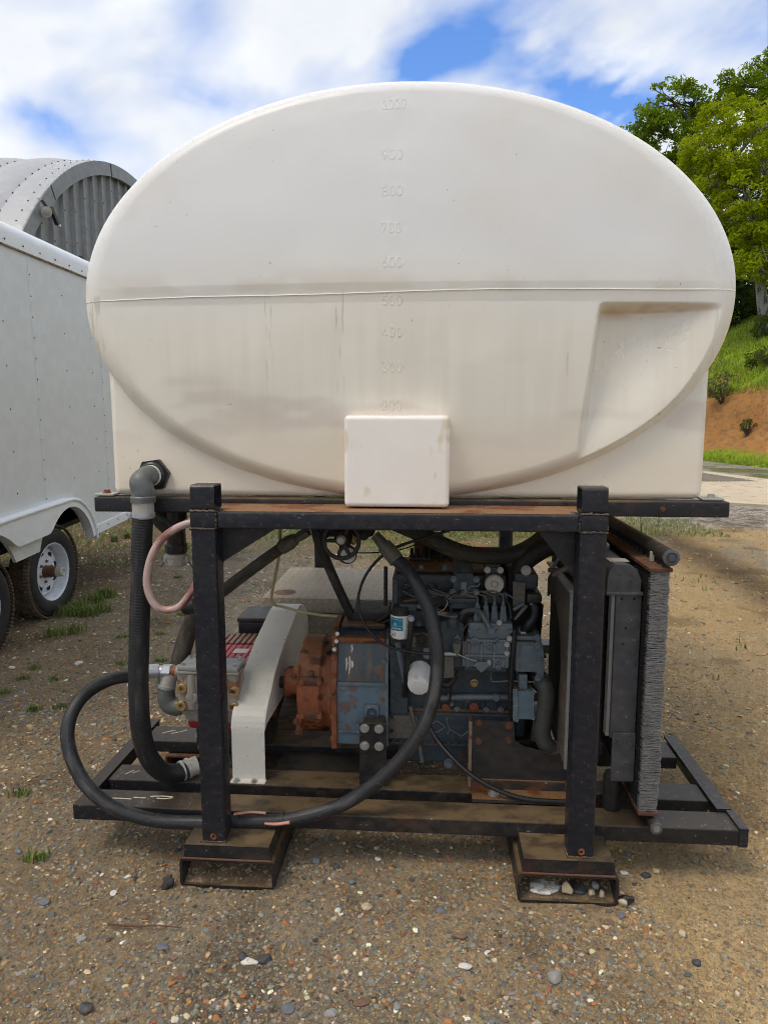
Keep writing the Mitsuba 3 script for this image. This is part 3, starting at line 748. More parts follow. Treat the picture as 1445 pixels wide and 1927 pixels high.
# timing cover, auxiliary pump
part(eng, 'timing_housing', rbox(.415, .509, .405, .62, .618, .735, .012), 'blue_paint', label='blue gear housing streaked with brown')
part(eng, 'timing_lid', rbox(.417, .502, .415, .62, .737, .756, .006), 'blue_paint')
front(eng, 'timing_flange', [(.490, .410, .764), (.507, .410, .760), (.519, .410, .696), (.524, .410, .648), (.518, .410, .594), (.497, .410, .593)], .400, .60, 'blue_paint')
bolts(eng, [(.504, .40, .676), (.501, .40, .603), (.494, .40, .755), (.495, .40, .723)], r=.009, h=.010, mat='blue_light')
part(eng, 'housing_rib', rbox(.413, .495, .398, .42, .730, .736, .002), 'blue_paint')
part(eng, 'housing_rib', rbox(.432, .437, .400, .42, .626, .730, .002), 'blue_paint')
part(eng, 'auxiliary_pump', rbox(.417, .488, .385, .52, .447, .557, .007), 'blue_light', label='small light blue pump below the gear housing')
part(eng, 'pump_flange', rbox(.413, .430, .379, .50, .441, .563, .003), 'blue_light')
part(eng, 'pump_neck', rbox(.433, .466, .41, .50, .549, .610, .006), 'blue_paint')
bolts(eng, [(.483, .386, .552), (.485, .386, .456), (.425, .380, .449), (.419, .380, .560)], r=.006, h=.007, mat='blue_light')
part(eng, 'drain_pipe', tube([(.335, .450, .608), (.336, .450, .575), (.347, .440, .569), (.405, .430, .577), (.504, .420, .579)], .0035, 8, 6)[0], 'soft_grey_pvc', True)
part(eng, 'wiring_loom', tube([(.412, .400, .783), (.409, .395, .725), (.405, .395, .655), (.403, .400, .592), (.403, .400, .531), (.409, .410, .466), (.424, .430, .416)], .0095, 12, 6)[0], 'plain_black', True)
for v in range(1192, 1352, 16):
    part(eng, 'loom_tie', ring((.406, .397, .614 - (v - 1270) * .0019), UP, .009, .0112, .005, 14), 'cast_black')
part(eng, 'front_cover', rbox(.43, .475, .50, .78, .32, .74, .015), 'blue_dark')
part(eng, 'front_support', rbox(.432, .572, .50, .86, .19, .31, .008), 'cast_black')
part(eng, 'fan_pulley', lathe([(0, 0), (.085, 0), (.080, .010), (.080, .016), (.085, .026), (0, .026)], (.478, .62, .62), (1, 0, 0), 36), 'cast_black')
part(eng, 'fan_pulley', lathe([(0, 0), (.105, 0), (.098, .012), (.098, .018), (.105, .03), (0, .03)], (.478, .64, .40), (1, 0, 0), 36), 'cast_black')
for k in range(6):
    a = k * math.pi / 3 + .3
    bl = rbox(-.005, .005, -.045, .045, .05, .20, .004)
    bl.apply_transform(trimesh.transformations.rotation_matrix(.5, [0, 0, 1]))
    bl.apply_transform(trimesh.transformations.rotation_matrix(a, [1, 0, 0]))
    bl.apply_translation([.512, .64, .66])
    part(eng, 'fan_blade', bl, 'cast_black')
part(eng, 'fan_hub', disc((.500, .64, .66), (1, 0, 0), .06, .03), 'cast_black')
# intake horn, oil filler, thermostat housing
p0, p1 = (.187, .480, .842), (.271, .500, .975)
part(eng, 'intake_horn', prism([(p0[0] - .004, p0[2]), (p0[0] + .006, p1[2] - .02), (p0[0] + .020, p1[2]), (p1[0] - .014, p1[2]), (p1[0], p1[2] - .02), (p1[0] + .006, p0[2])], 'y', .46, .60), 'blue_dark')
part(eng, 'intake_elbow', tube([((p0[0] + p1[0]) / 2, .50, p1[2] - .045), ((p0[0] + p1[0]) / 2, .515, p1[2] - .01), ((p0[0] + p1[0]) / 2, .55, p1[2] + .030), ((p0[0] + p1[0]) / 2 + .003, .60, p1[2] + .055)], [.040, .038, .034, .033], 20, 6)[0], 'blue_dark', True)
part(eng, 'intake_rib', rbox((p0[0] + p1[0]) / 2 - .012, (p0[0] + p1[0]) / 2 + .012, .452, .48, p0[2] + .05, p1[2] - .03, .005), 'blue_paint')
part(eng, 'intake_flange', rbox(p0[0] - .012, p1[0] + .014, .452, .62, p0[2] + .018, p0[2] + .040, .006), 'blue_dark')
bolts(eng, [(p0[0] + .002, .45, p0[2] + .065), (p1[0] + .004, .45, p0[2] + .065), (p0[0] + .004, .46, p1[2] - .022), (p1[0] + .004, .46, p1[2] - .022), (p0[0] - .012, .46, p0[2] + .045)], r=.009, h=.012, mat='blue_paint')
p = (.341, .460, .937)
part(eng, 'oil_filler', rbox(p[0] - .030, p[0] + .030, .49, .60, p[2] - .01, p[2] + .055, .006), 'blue_dark')
part(eng, 'filler_neck', disc((p[0], .52, p[2]), FR, .036, .055), 'blue_dark')
part(eng, 'filler_cap', lathe([(0, 0), (.034, 0), (.036, .006), (.033, .012), (.028, .010), (.014, .011), (.011, .008), (.009, .012), (0, .012)], (p[0], .465, p[2]), FR, 32), 'pale_fitting', label='round grey oil filler cap')
bolts(eng, [(p[0] - .024, .49, p[2] + .046), (p[0] + .024, .49, p[2] + .046)], r=.009, h=.010, mat='bolt_steel')
part(eng, 'filler_base', rbox(p[0] - .045, p[0] + .055, .48, .64, p[2] - .085, p[2] - .035, .010), 'blue_dark')
part(eng, 'breather_pipe', tube([(.244, .460, .909), (.251, .455, .927), (.279, .455, .929), (.287, .460, .938)], .0035, 8, 6)[0], 'blue_paint', True)
part(eng, 'breather_pipe', tube([(.244, .460, .909), (.244, .455, .894), (.264, .455, .887)], .0035, 8, 6)[0], 'blue_paint', True)
p = (.461, .520, .927)
part(eng, 'thermostat_housing', rbox(p[0] - .045, p[0] + .045, .49, .62, p[2] - .02, p[2] + .045, .014), 'blue_dark')
part(eng, 'thermostat_bolt', hexhead((.459, .49, .984), FR, .014, .016), 'bolt_steel')
part(eng, 'fuel_heater', rbox(p[0] - .002, p[0] + .055, .45, .56, p[2] - .062, p[2] - .022, .012), 'plain_black')
front(eng, 'hanger_bracket', [(.410, .490, .945), (.455, .490, .940), (.455, .490, .857), (.434, .490, .844), (.412, .490, .852)], .47, .482, 'aged_grey')
part(eng, 'sensor', tube([(.416, .440, .809), (.443, .450, .839), (.459, .460, .857)], [.005, .008, .009], 10, 3)[0], 'aged_grey', True)
part(eng, 'sensor', tube([(.412, .450, .843), (.449, .460, .865)], .007, 10, 3)[0], 'blue_paint', True)
part(eng, 'water_pump', rbox(.395, .50, .55, .80, .745, .985, .02), 'cast_black')
for k in range(9):
    part(eng, 'head_bolt', hexhead((-.03 + k * .047, .514, .765 + .022 * (k % 2)), FR, .008, .009, rot=k), 'blue_paint')
for k in range(5):
    part(eng, 'cover_bolt', hexhead((-.02 + k * .09, .57, .966), UP, .009, .012), 'blue_paint')
for k in range(10):
    part(eng, 'pan_bolt', hexhead((-.03 + k * .03, .466, .312), FR, .0055, .005, rot=k), 'blue_dark')
for P, r, m_ in (([(.088, .450, .771), (.118, .440, .742), (.133, .440, .689), (.141, .440, .653)], .0045, 'plain_black'), ([(.213, .460, .602), (.190, .450, .547), (.183, .460, .479)], .004, 'plain_black'), ([(.256, .460, .796), (.230, .440, .767), (.218, .430, .729)], .004, 'aged_grey'), ([(.163, .490, .884), (.186, .460, .831), (.182, .440, .800)], .0045, 'plain_black'),
                 ([(.363, .480, .890), (.393, .460, .866), (.403, .430, .814)], .005, 'plain_black'), ([(.294, .480, .905), (.333, .470, .892), (.383, .480, .895), (.414, .480, .879)], .0035, 'blue_paint'), ([(.087, .500, .911), (.147, .490, .900), (.190, .480, .911)], .005, 'plain_black'), ([(.002, .500, .895), (.037, .490, .878), (.087, .500, .868), (.147, .500, .885)], .004, 'aged_grey')):
    part(eng, 'small_pipe', tube(P, r, 8, 6)[0], m_, True)
part(eng, 'fuel_tap', rbox(.081, .105, .43, .46, .651, .696, .004), 'blue_paint')
part(eng, 'clip_block', rbox(.165, .188, .42, .45, .612, .636, .003), 'aged_grey')
# exhaust manifold and flange behind
part(eng, 'exhaust_manifold', rbox(.04, .42, .78, .90, .90, 1.00, .03), 'cast_black')
part(eng, 'exhaust_manifold', rbox(.05, .16, .74, .86, 1.0, 1.065, .015), 'cast_black')
p = (.062, .740, .952)
part(eng, 'exhaust_flange', rbox(p[0] - .045, p[0] + .050, .70, .80, p[2] - .03, p[2] + .010, .008), 'cast_black')
part(eng, 'exhaust_flange', rbox(p[0] - .042, p[0] + .046, .705, .80, p[2] + .013, p[2] + .032, .006), 'cast_black')
part(eng, 'exhaust_pipe', tube([(p[0], .75, p[2] + .03), (p[0] + .002, .75, p[2] + .15)], .026, 18, 2)[0], 'dark_rust', True)
for dx in (-.033, -.012, .018, .038):
    part(eng, 'flange_bolt', hexhead((p[0] + dx, .715, p[2] + .030), UP, .008, .030), 'cast_black')
for i, q_ in enumerate([(.148, .720, .991), (.187, .720, .976), (.174, .720, .962)]):
    part(eng, 'stud', tube([(q_[0], .72, q_[2] - .06), (q_[0], .72, q_[2])], .011 if i == 0 else .006, 10, 2)[0], 'cast_black', True)
# fuel filter (white, teal band) and its mount
c = (-.001, .400, .780)
zt_, zb_ = .833, .744
part(eng, 'fuel_filter', lathe([(0, zb_ - zb_), (.026, 0), (.034, .005), (.036, .012), (.036, zt_ - zb_ - .004), (.034, zt_ - zb_), (0, zt_ - zb_)], (c[0], .40, zb_), UP, 40), 'filter_white', label='white spin-on fuel filter with a teal label and rust spots')
fk = [k for k in scene if k.endswith('__fuel_filter')][0]
ang = np.radians(np.linspace(198, 286, 20))
lz0, lz1 = zb_ + .036, zt_ - .006
lab = np.concatenate([np.stack([c[0] + .0364 * np.cos(ang), .40 + .0364 * np.sin(ang), np.full(20, z)], 1) for z in (lz0, lz1)])
part(fk, 'printed_label', trimesh.Trimesh(lab, np.vstack([[[k, k + 1, 21 + k], [k, 21 + k, 20 + k]] for k in range(19)]), process=False), 'teal_print', True)


def onfilter(a_deg, z, r=.0369):
    a = math.radians(a_deg)
    return (c[0] + r * math.cos(a), .40 + r * math.sin(a), z)


zm = (lz0 + lz1) / 2
part(fk, 'printed_emblem', cat_([tube([onfilter(240 + 9 * math.cos(t), zm + .001 + .0055 * math.sin(t)) for t in np.linspace(0, 2 * math.pi, 13)], .0007, 6, 1)[0], tube([onfilter(236, zm + .003), onfilter(240, zm - .003), onfilter(243, zm + .003)], .0007, 6, 1)[0]]), 'white_print')
wl = [[onfilter(214 + 11 * i + dx, lz0 + .004 + dz) for dx, dz in sh] for i, sh in enumerate(([(0, .006), (2, .001), (4, .006), (6, .002)], [(0, .003), (3, .006), (5, .002), (7, .005)], [(0, .001), (3, .007), (4, .002), (8, .006)], [(0, .006), (1, .001), (5, .002), (7, .007)], [(0, .004), (3, .007), (6, .001), (8, .005)], [(0, .001), (2, .007), (5, .001)]))]
part(fk, 'printed_script', cat_([tube(w, .0008, 6, 3)[0] for w in wl]), 'white_print')
part(fk, 'printed_line', cat_([tube([onfilter(a, lz1 - .006) for a in np.linspace(206, 282, 12)], .0006, 6, 1)[0], tube([onfilter(a, zm - .0075) for a in np.linspace(206, 282, 12)], .0004, 6, 1)[0]]), 'white_print')
for a0, zz, w in ((214, .012, 5), (222, .018, 4), (232, .013, 6), (238, .020, 3)):
    part(fk, 'rust_spot', tube([onfilter(a0, zb_ + zz, .0358), onfilter(a0 + w, zb_ + zz + .004, .0358), onfilter(a0 + w * .6, zb_ + zz + .009, .0358)], [.0016, .003, .0018], 6, 3)[0], 'rust_stain', True)
part(eng, 'filter_head', lathe([(0, 0), (.034, 0), (.030, .012), (.030, .030), (0, .03)], (c[0], .40, zt_ + .0005), UP, 32), 'cast_black')
part(eng, 'filter_mount', rbox(c[0] - .005, c[0] + .058, .39, .52, zt_ + .012, zt_ + .040, .006), 'blue_dark')
part(eng, 'filter_mount', rbox(c[0] - .030, c[0] - .012, .43, .47, zt_ + .03, .954, .004), 'blue_dark')
part(eng, 'hose_clamp', disc((.039, .370, .828), FR, .011, .016), 'galvanised')
part(eng, 'drain_hose', tube([(.039, .365, .823), (.034, .360, .758), (.024, .380, .671), (.019, .420, .574), (.014, .460, .496)], .0105, 12, 8)[0], 'plain_black', True)
part(eng, 'water_pipe', tube([(-.013, .420, .721), (-.005, .420, .666), (.007, .430, .607), (.016, .460, .538)], .0105, 12, 8)[0], 'blue_paint', True)
part(eng, 'fuel_hose', tube([(.026, .420, .863), (.069, .410, .859), (.108, .420, .841), (.186, .440, .817)], .008, 12, 8)[0], 'blue_paint', True)
part(eng, 'fuel_hose', tube([(.010, .420, .875), (.069, .410, .883), (.147, .440, .836)], .006, 12, 8)[0], 'grey_rubber', True)
part(eng, 'wire', tube([(.139, .420, .838), (.158, .410, .853), (.169, .420, .874), (.162, .430, .887)], .0018, 6, 8)[0], 'yellow_tube', True)
part(eng, 'wire', tube([(.127, .420, .825), (.150, .410, .837), (.166, .420, .838)], .0018, 6, 8)[0], 'pink_wrap', True)
part(eng, 'wire', tube([(.117, .400, .847), (.185, .430, .900), (.244, .460, .917)], .0025, 6, 8)[0], 'plain_black', True)
# oil filter pointing at the viewer
of = np.array((.068, .335, .582))
d = np.array([-.02, -1.0, -.34])
d /= np.linalg.norm(d)
part(eng, 'oil_filter', lathe([(0, -.10), (.040, -.10), (.042, -.094), (.042, -.012), (.037, -.002), (.026, .002), (0, .003)], of, d, 40), 'filter_white', label='white spin-on oil filter pointing forward')
part(eng, 'oil_filter_seat', lathe([(0, -.16), (.036, -.16), (.044, -.115), (.044, -.1005), (0, -.1005)], of, d, 32), 'blue_dark')
part(eng, 'oil_cooler', rbox(.029, .133, .455, .52, .518, .747, .010), 'blue_dark')
part(eng, 'cooler_port', lathe([(0, 0), (.024, 0), (.022, .012), (.013, .012), (.011, .004), (0, .004)], (.075, .455, .718), FR, 24), 'cast_black')
part(eng, 'tube_nut', hexhead((.041, .45, .698), UP, .015, .03, 1.2), 'aged_grey')
part(eng, 'block_cover', rbox(-.046, .025, .470, .51, .416, .680, .008), 'blue_dark')
bolts(eng, [(-.031, .47, .575), (-.029, .47, .473), (-.007, .47, .491), (-.032, .47, .669)], r=.012, h=.008, mat='blue_dark')
front(eng, 'solenoid_plate', [(.146, .400, .671), (.193, .400, .676), (.196, .400, .595), (.149, .400, .590)], .405, .412, 'aged_grey')
part(eng, 'hose_elbow', tube([(.146, .440, .566), (.166, .440, .550), (.186, .450, .559), (.202, .470, .577)], .012, 12, 8)[0], 'cast_black', True)
part(eng, 'dipstick_tube', tube([(.034, .470, .450), (.046, .465, .399), (.063, .460, .338), (.082, .460, .233)], .008, 10, 4)[0], 'aged_grey', True)
for p in [(.013, .530, .909), (.111, .530, .910)]:
    part(eng, 'injector', lathe([(0, -.01), (.024, -.01), (.024, .006), (.016, .010), (.014, .024), (.008, .028), (.006, .04), (0, .04)], (p[0], .538, p[2]), FR, 20), 'blue_dark')
part(eng, 'lifting_bar', rbox(-.077, -.062, .595, .605, .809, .967, .003), 'cast_black')
part(eng, 'starter_cable', tube([(-.120, .560, .733), (-.093, .540, .765), (-.064, .530, .786), (-.039, .520, .810)], .008, 10, 6)[0], 'plain_black', True)
part(eng, 'starter_cable', tube([(-.094, .540, .727), (-.072, .530, .760), (-.045, .520, .776)], .006, 10, 6)[0], 'plain_black', True)
for k in range(26):      # small nuts, nipples and clips scattered over the side of the engine
    u, v = rng.uniform(800, 1000), rng.uniform(1118, 1345)
    if 871 < u < 962 and 1168 < v < 1262: continue
    p = np.array([-.03 + .45 * (u - 740) / 230, .49, .78 - (v - 1118) * .00175])
    part(eng, 'small_nut', hexhead((p[0], .502 + rng.uniform(-.01, .002), p[2]), FR, rng.uniform(.005, .009), rng.uniform(.006, .014), rot=rng.uniform(0, 1)), rng.choice(['blue_paint', 'blue_dark', 'aged_grey']))

# ------------------------------------------------------------------ hoses of the engine
hs = thing('coolant_hose', 'short black coolant hose bending beside the blue gear housing', 'hose')
hose(hs, 'tube', [(.464, .500, .871), (.487, .480, .860), (.491, .460, .825), (.468, .450, .787), (.444, .470, .748)], .0165, 'hose_rubber')
hs = thing('radiator_hose', 'thick dusty lower radiator hose curving down to the radiator bottom', 'hose')
hose(hs, 'tube', [(.508, .500, .578), (.524, .420, .578), (.533, .400, .535), (.528, .400, .463), (.522, .400, .391), (.543, .400, .338), (.586, .420, .313), (.663, .460, .292)], .031, 'grey_rubber', 20)
hs = thing('radiator_hose', 'dark upper radiator hose running up under the beam to the radiator', 'hose')
hose(hs, 'tube', [(.438, .550, .952), (.457, .550, .998), (.504, .540, 1.041), (.559, .520, 1.074), (.651, .500, 1.095)], .036, 'cast_black', 20)
hs = thing('air_hose', 'fat black air hose sagging under the top beam above the engine', 'hose')
hose(hs, 'tube', [(-.025, .520, 1.150), (.065, .500, 1.116), (.145, .500, 1.076), (.234, .500, 1.043), (.334, .520, 1.029), (.422, .550, 1.034), (.499, .580, 1.066), (.580, .600, 1.130)], .031, 'dusty_rubber', 20)


def clamp(holder, P, i, r, w=.010, mat='galvanised'):
    """A worm-drive clamp round a hose at the i-th of its points."""
    P = np.array(P, float)
    d = P[min(i + 1, len(P) - 1)] - P[max(i - 1, 0)]
    d /= np.linalg.norm(d)
    part(holder, 'hose_clamp', ring(P[i] - d * w / 2, d, r, r + .0028, w, 24), mat)
    part(holder, 'clamp_screw', rbox(P[i][0] - .012, P[i][0] + .008, P[i][1] - r - .009, P[i][1] - r + .001, P[i][2] - .005, P[i][2] + .005, .002), mat)


clamp('coolant_hose', [(.475, .495, .868), (.485, .490, .863), (.491, .475, .853)], 1, .0168)
clamp('coolant_hose', [(.461, .455, .773), (.451, .465, .758), (.440, .470, .744)], 1, .0168)
clamp('radiator_hose', [(.516, .460, .578), (.522, .425, .578), (.530, .405, .557)], 1, .0315, .012, 'aged_grey')
clamp('radiator_hose', [(.543, .400, .338), (.565, .410, .324), (.590, .420, .313)], 1, .0315, .012, 'aged_grey')
for P in ([(.228, .390, .740), (.230, .390, .640)], [(.396, .390, .744), (.399, .390, .644)]):
    P = np.array(P)
    part(eng, 'worn_edge', tube([(P[0][0], .3955, P[0][2] - .004), (P[1][0], .3955, P[1][2] + .004)], .0014, 6, 6)[0], 'galvanised', True)
for P in ([(.411, .379, .566), (.414, .379, .445)], [(.483, .385, .560), (.486, .385, .450)]):
    P = np.array(P)
    part(eng, 'worn_edge', tube([(p[0], P[0][1] + .0015, p[2]) for p in P], .0012, 6, 6)[0], 'galvanised', True)

# ------------------------------------------------------------------ belt guard and pulleys
outline = [(.362, .180), (.363, .385), (.370, .414), (.380, .431), (.394, .446), (.412, .459), (.440, .476), (.49, .506), (.55, .542), (.74, .602), (1.03, .662), (1.16, .655), (1.25, .610), (1.30, .520), (1.29, .43), (1.22, .389), (.83, .382), (.395, .398)]
bg = thing('belt_guard', 'white painted sheet steel belt guard sloping back from the middle rail', 'belt guard')
top = [(.362, .180), (.362, .375), (.364, .395), (.370, .414), (.380, .431), (.394, .446), (.412, .459), (.440, .476), (.49, .506), (.55, .542), (.74, .602), (1.03, .662), (1.10, .665), (1.16, .655), (1.25, .610), (1.30, .520)]
inner = LineString(top).buffer(.0018, cap_style=2, join_style=1)
part(bg, 'cover_strip', prism(inner, 'x', -.632, -.507), 'white_guard', 40)
part(bg, 'side_plate', prism([p for p in outline if p[1] > .37], 'x', -.5068, -.5045), 'white_guard')
part(bg, 'side_plate', prism([p for p in outline if p[1] > .37], 'x', -.6345, -.6322), 'white_guard')
part(bg, 'foot_flange', prism([(.362, .188), (.362, .191), (.332, .191), (.332, .188)], 'x', -.636, -.503), 'white_guard')
for x in (-.612, -.545):
    part(bg, 'flange_bolt', hexhead((x, .343, .191), UP, .0085, .008, 1.5), 'bolt_steel')
part(bg, 'weld_seam', tube([(-.506, y, z + .002) for y, z in top[3:13]], [.002, .003, .0022, .003, .002, .0028], 6, 6)[0], 'white_guard', True)
pu = thing('belt_pulley', 'dark grooved belt pulley half hidden inside the white guard', 'pulley')
gr = [(0, 0), (.150, 0), (.165, .004), (.150, .014), (.165, .024), (.150, .034), (.165, .044), (.150, .054), (.165, .064), (.165, .072), (.150, .076), (.055, .066), (.050, .076), (0, .076)]
part(pu, 'sheave', lathe([(r * .84, h) for r, h in gr], (-.600, .58, .378), (1, 0, 0), 44), 'cast_black')
part(pu, 'hub', disc((-.524, .58, .378), (1, 0, 0), .035, .012), 'rusty_black')
part(pu, 'drive_belt', prism(unary_union([Point(.58, .378).buffer(.137), Point(1.10, .47).buffer(.08), Polygon([(.58, .515), (1.10, .55), (1.10, .39), (.58, .241)])]).difference(unary_union([Point(.58, .378).buffer(.129), Point(1.10, .47).buffer(.07), Polygon([(.58, .507), (1.10, .54), (1.10, .40), (.58, .249)])])), 'x', -.595, -.535), 'plain_black')

# ------------------------------------------------------------------ plunger pump
pp = thing('plunger_pump', 'red finned plunger pump with a grey rusty valve manifold behind the left post', 'pump')
part(pp, 'crankcase', rbox(-.865, -.640, .53, 1.02, .30, .540, .02), 'red_paint')
for k in range(9):
    xr = -.855 + k * .0255
    part(pp, 'cooling_rib', rbox(xr - .0108, xr + .0108, .54, .86, .541, .549, .002), 'red_paint')
for k in range(9):
    xr = -.855 + k * .0255
    part(pp, 'cooling_rib', rbox(xr - .0095, xr + .0095, .88, 1.02, .541, .550, .002), 'red_dusty')
part(pp, 'rating_plate', rbox(-.735, -.672, .745, .80, .5492, .5512, .0008), 'pale_fitting')
part(pp, 'oil_cap', rbox(-.705, -.672, .60, .65, .5495, .568, .006), 'plain_black')
part(pp, 'base', rbox(-.84, -.66, .56, 1.0, .192, .299, .01), 'rusty_black')
mb = rbox(-.858, -.622, .42, .529, .425, .588, .012)
part(pp, 'manifold', mb, 'grey_alloy', label='grey rusty valve manifold of the pump')
part(pp, 'manifold_foot', hull(np.array([(-.855, .43, .424), (-.625, .43, .424), (-.855, .52, .424), (-.625, .52, .424), (-.82, .445, .375), (-.65, .445, .375), (-.82, .51, .375), (-.65, .51, .375)])), 'grey_alloy')
for x in (-.80, -.74, -.68):
    part(pp, 'manifold_rib', tube([(x, .423, .44), (x, .420, .50), (x, .424, .575)], [.016, .018, .014], 14, 4)[0], 'grey_alloy', True)
part(pp, 'valve_lid', rbox(-.852, -.618, .415, .53, .5885, .606, .005), 'grey_lid')
part(pp, 'valve_lid_rim', rbox(-.856, -.614, .411, .534, .577, .5882, .004), 'grey_alloy')
bolts(pp, [(x, y, .606) for x in (-.835, -.775, -.70, -.635) for y in (.432, .512)], d=UP, r=.007, h=.008, mat='bolt_steel')
for x, z in ((-.835, .520), (-.840, .450), (-.630, .512), (-.632, .450), (-.74, .52), (-.74, .45)):
    part(pp, 'valve_plug', lathe([(0, 0), (.020, 0), (.020, .010), (.017, .014), (.009, .014), (.009, .006), (0, .006)], (x, .421, z), FR, 20), 'brass_dirty')
part(pp, 'centre_plug', lathe([(0, 0), (.023, 0), (.023, .010), (.018, .014), (.008, .014), (.007, .006), (0, .006)], (-.797, .420, .484), FR, 24), 'grey_alloy')
part(pp, 'outlet_boss', disc((-.859, .47, .567), (-1, 0, 0), .027, .014), 'grey_alloy')
part(pp, 'outlet_nipple', lathe([(0, 0), (.020, 0), (.020, .022), (0, .022)], (-.873, .47, .567), (-1, 0, 0), 20), 'rust_orange')
el = thing('pump_inlet_elbow', 'grey plastic elbow with a steel clamp feeding the left side of the pump', 'pipe elbow')
part(el, 'bend', tube([(-.862, .475, .425), (-.885, .475, .420), (-.912, .475, .432), (-.922, .475, .462), (-.920, .475, .495)], [.034, .035, .036, .034, .032], 20, 6)[0], 'soft_grey_pvc', True)
part(el, 'pipe', tube([(-.920, .475, .495), (-.908, .478, .535), (-.885, .482, .575)], [.030, .030, .028], 20, 4)[0], 'pale_fitting', True)
part(el, 'clamp_band', ring((-.919, .4755, .500), (.15, 0, 1), .030, .0345, .012), 'galvanised')
part(el, 'clamp_lever', rbox(-.957, -.947, .468, .482, .478, .548, .003), 'grey_alloy')
co = thing('funnel_fitting', 'open galvanised cone shaped fitting lying on the back rail behind the left post', 'pipe fitting')
part(co, 'cone', lathe([(.026, 0), (.045, .06), (.050, .075), (.050, .085), (.044, .085), (.040, .06), (.022, 0), (.026, 0)], (-.855, .66, .222), (.86, -.45, .10), 32), 'galvanised')
bx = thing('battery_box', 'black steel box standing behind the red pump', 'box')
part(bx, 'case', rbox(-.795, -.640, 1.06, 1.26, .19, .590, .006), 'black_paint')
part(bx, 'lid', rbox(-.800, -.635, 1.055, 1.265, .591, .612, .006), 'plain_black')

# ------------------------------------------------------------------ radiator and oil cooler
ra = thing('radiator', 'dark grey engine radiator standing behind the right post beside the oil cooler', 'radiator')
part(ra, 'side_channel', rbox(.716, .800, .205, .245, .470, .980, .004), 'radiator_paint')
part(ra, 'channel_edge', rbox(.703, .7155, .212, .245, .475, .975, .002), 'radiator_edge')
tk = unary_union([sbox(.690, .982, .785, 1.02), Polygon([(.690, 1.02), (.785, 1.02), (.772, 1.052), (.745, 1.065), (.71, 1.065), (.695, 1.05)])]).buffer(.006)
part(ra, 'top_tank', prism(tk, 'y', .195, .90), 'radiator_paint', 40)
part(ra, 'tank_sticker', rbox(.700, .765, .24, .30, 1.0715, 1.0725, .0003), 'pale_fitting')
part(ra, 'filler_cap', lathe([(0, 0), (.026, 0), (.026, .012), (.018, .020), (.008, .024), (0, .024)], (.735, .50, 1.070), UP, 24), 'bolt_steel')
for i in range(3):
    for x in (.722, .757):
        part(ra, 'tank_dimple', ring((x, .1945, .995 + i * .021), FR, .0045, .0075, .0025, 14), 'radiator_paint')
part(ra, 'tank_flange', rbox(.680, .800, .190, .26, .968, .981, .004), 'radiator_paint')
for x, z in ((.735, .955), (.775, .955), (.752, .855), (.745, .80)):
    part(ra, 'rivet_hole', disc((x, .2048, z), FR, .004, .0012, 0, 12), 'core_black')
part(ra, 'foot_bracket', rbox(.722, .800, .196, .2035, .320, .495, .006), 'radiator_paint')
bolts(ra, [(.743, .196, .462), (.780, .196, .462)], r=.008, h=.009, mat='radiator_paint')
part(ra, 'rubber_mount', lathe([(0, 0), (.026, 0), (.030, .01), (.030, .12), (.026, .132), (0, .132)], (.745, .26, .188), UP, 24), 'plain_black')
part(ra, 'core', rbox(.62, .70, .26, .90, .36, .97, .004), 'core_black')
for k in range(16):
    part(ra, 'top_fin', rbox(.603, .672, .30 + k * .022, .310 + k * .022, .945, .953, .002), 'radiator_edge')
part(ra, 'shroud', prism(Polygon([(.26, .335), (.26, .955), (.66, .945), (.74, .90), (.74, .34)]).difference(Point(.62, .64).buffer(.22)), 'x', .580, .588), 'shroud_grime', label='grimy fan shroud plate of the radiator')
part(ra, 'shroud_edge', rbox(.576, .602, .248, .259, .330, .958, .002), 'radiator_edge')
part(ra, 'shroud_bar', rbox(.575, .60, .26, .75, .956, .966, .002), 'radiator_edge')
part(ra, 'stay_rod', tube([(.558, .500, .994), (.579, .460, 1.048), (.602, .420, 1.085)], .006, 10, 4)[0], 'radiator_edge', True)
part(ra, 'stay_rod', tube([(.546, .400, .988), (.571, .360, 1.016), (.604, .300, 1.056)], .0085, 10, 4)[0], 'radiator_edge', True)
part(ra, 'stay_rod', tube([(.572, .400, 1.058), (.585, .360, 1.039), (.605, .300, 1.024)], .0065, 10, 4)[0], 'radiator_edge', True)
part(ra, 'top_strap', rbox(.535, .64, .45, .47, .985, .999, .002), 'dark_rust')

oc = thing('oil_cooler', 'tall black finned oil cooler panel with a round header pipe along its top', 'oil cooler')
part(oc, 'core', rbox(.803, .862, .150, .885, .250, 1.062, .003), 'core_black')
part(oc, 'top_rail', rbox(.795, .868, .128, .89, 1.0625, 1.075, .002), 'dark_rust')
part(oc, 'bottom_rail', rbox(.800, .866, .130, .89, .238, .2495, .002), 'dark_rust')
part(oc, 'header_pipe', tube([(.856, .120, 1.112), (.856, .45, 1.112), (.856, .90, 1.112)], .0245, 24, 3)[0], 'cast_black', True)
part(oc, 'header_cap', lathe([(0, 0), (.0235, 0), (.026, .004), (.026, .010), (.017, .012), (.015, .007), (0, .007)], (.856, .122, 1.112), FR, 28), 'radiator_paint')
part(oc, 'cap_plug', hexhead((.856, .115, 1.112), FR, .010, .006), 'radiator_paint')
for k in range(14):
    y = .150 + k * .054
    part(oc, 'header_leg', disc((.852, y, 1.0755), UP, .0115, .018, 0, 14), 'cast_black')
part(oc, 'lifting_tab', rbox(.826, .840, .225, .238, 1.0755, 1.110, .003), 'pale_fitting')
part(oc, 'lower_pipe', tube([(.854, .112, .208), (.854, .42, .208), (.854, .80, .208)], .019, 20, 3)[0], 'cast_black', True)
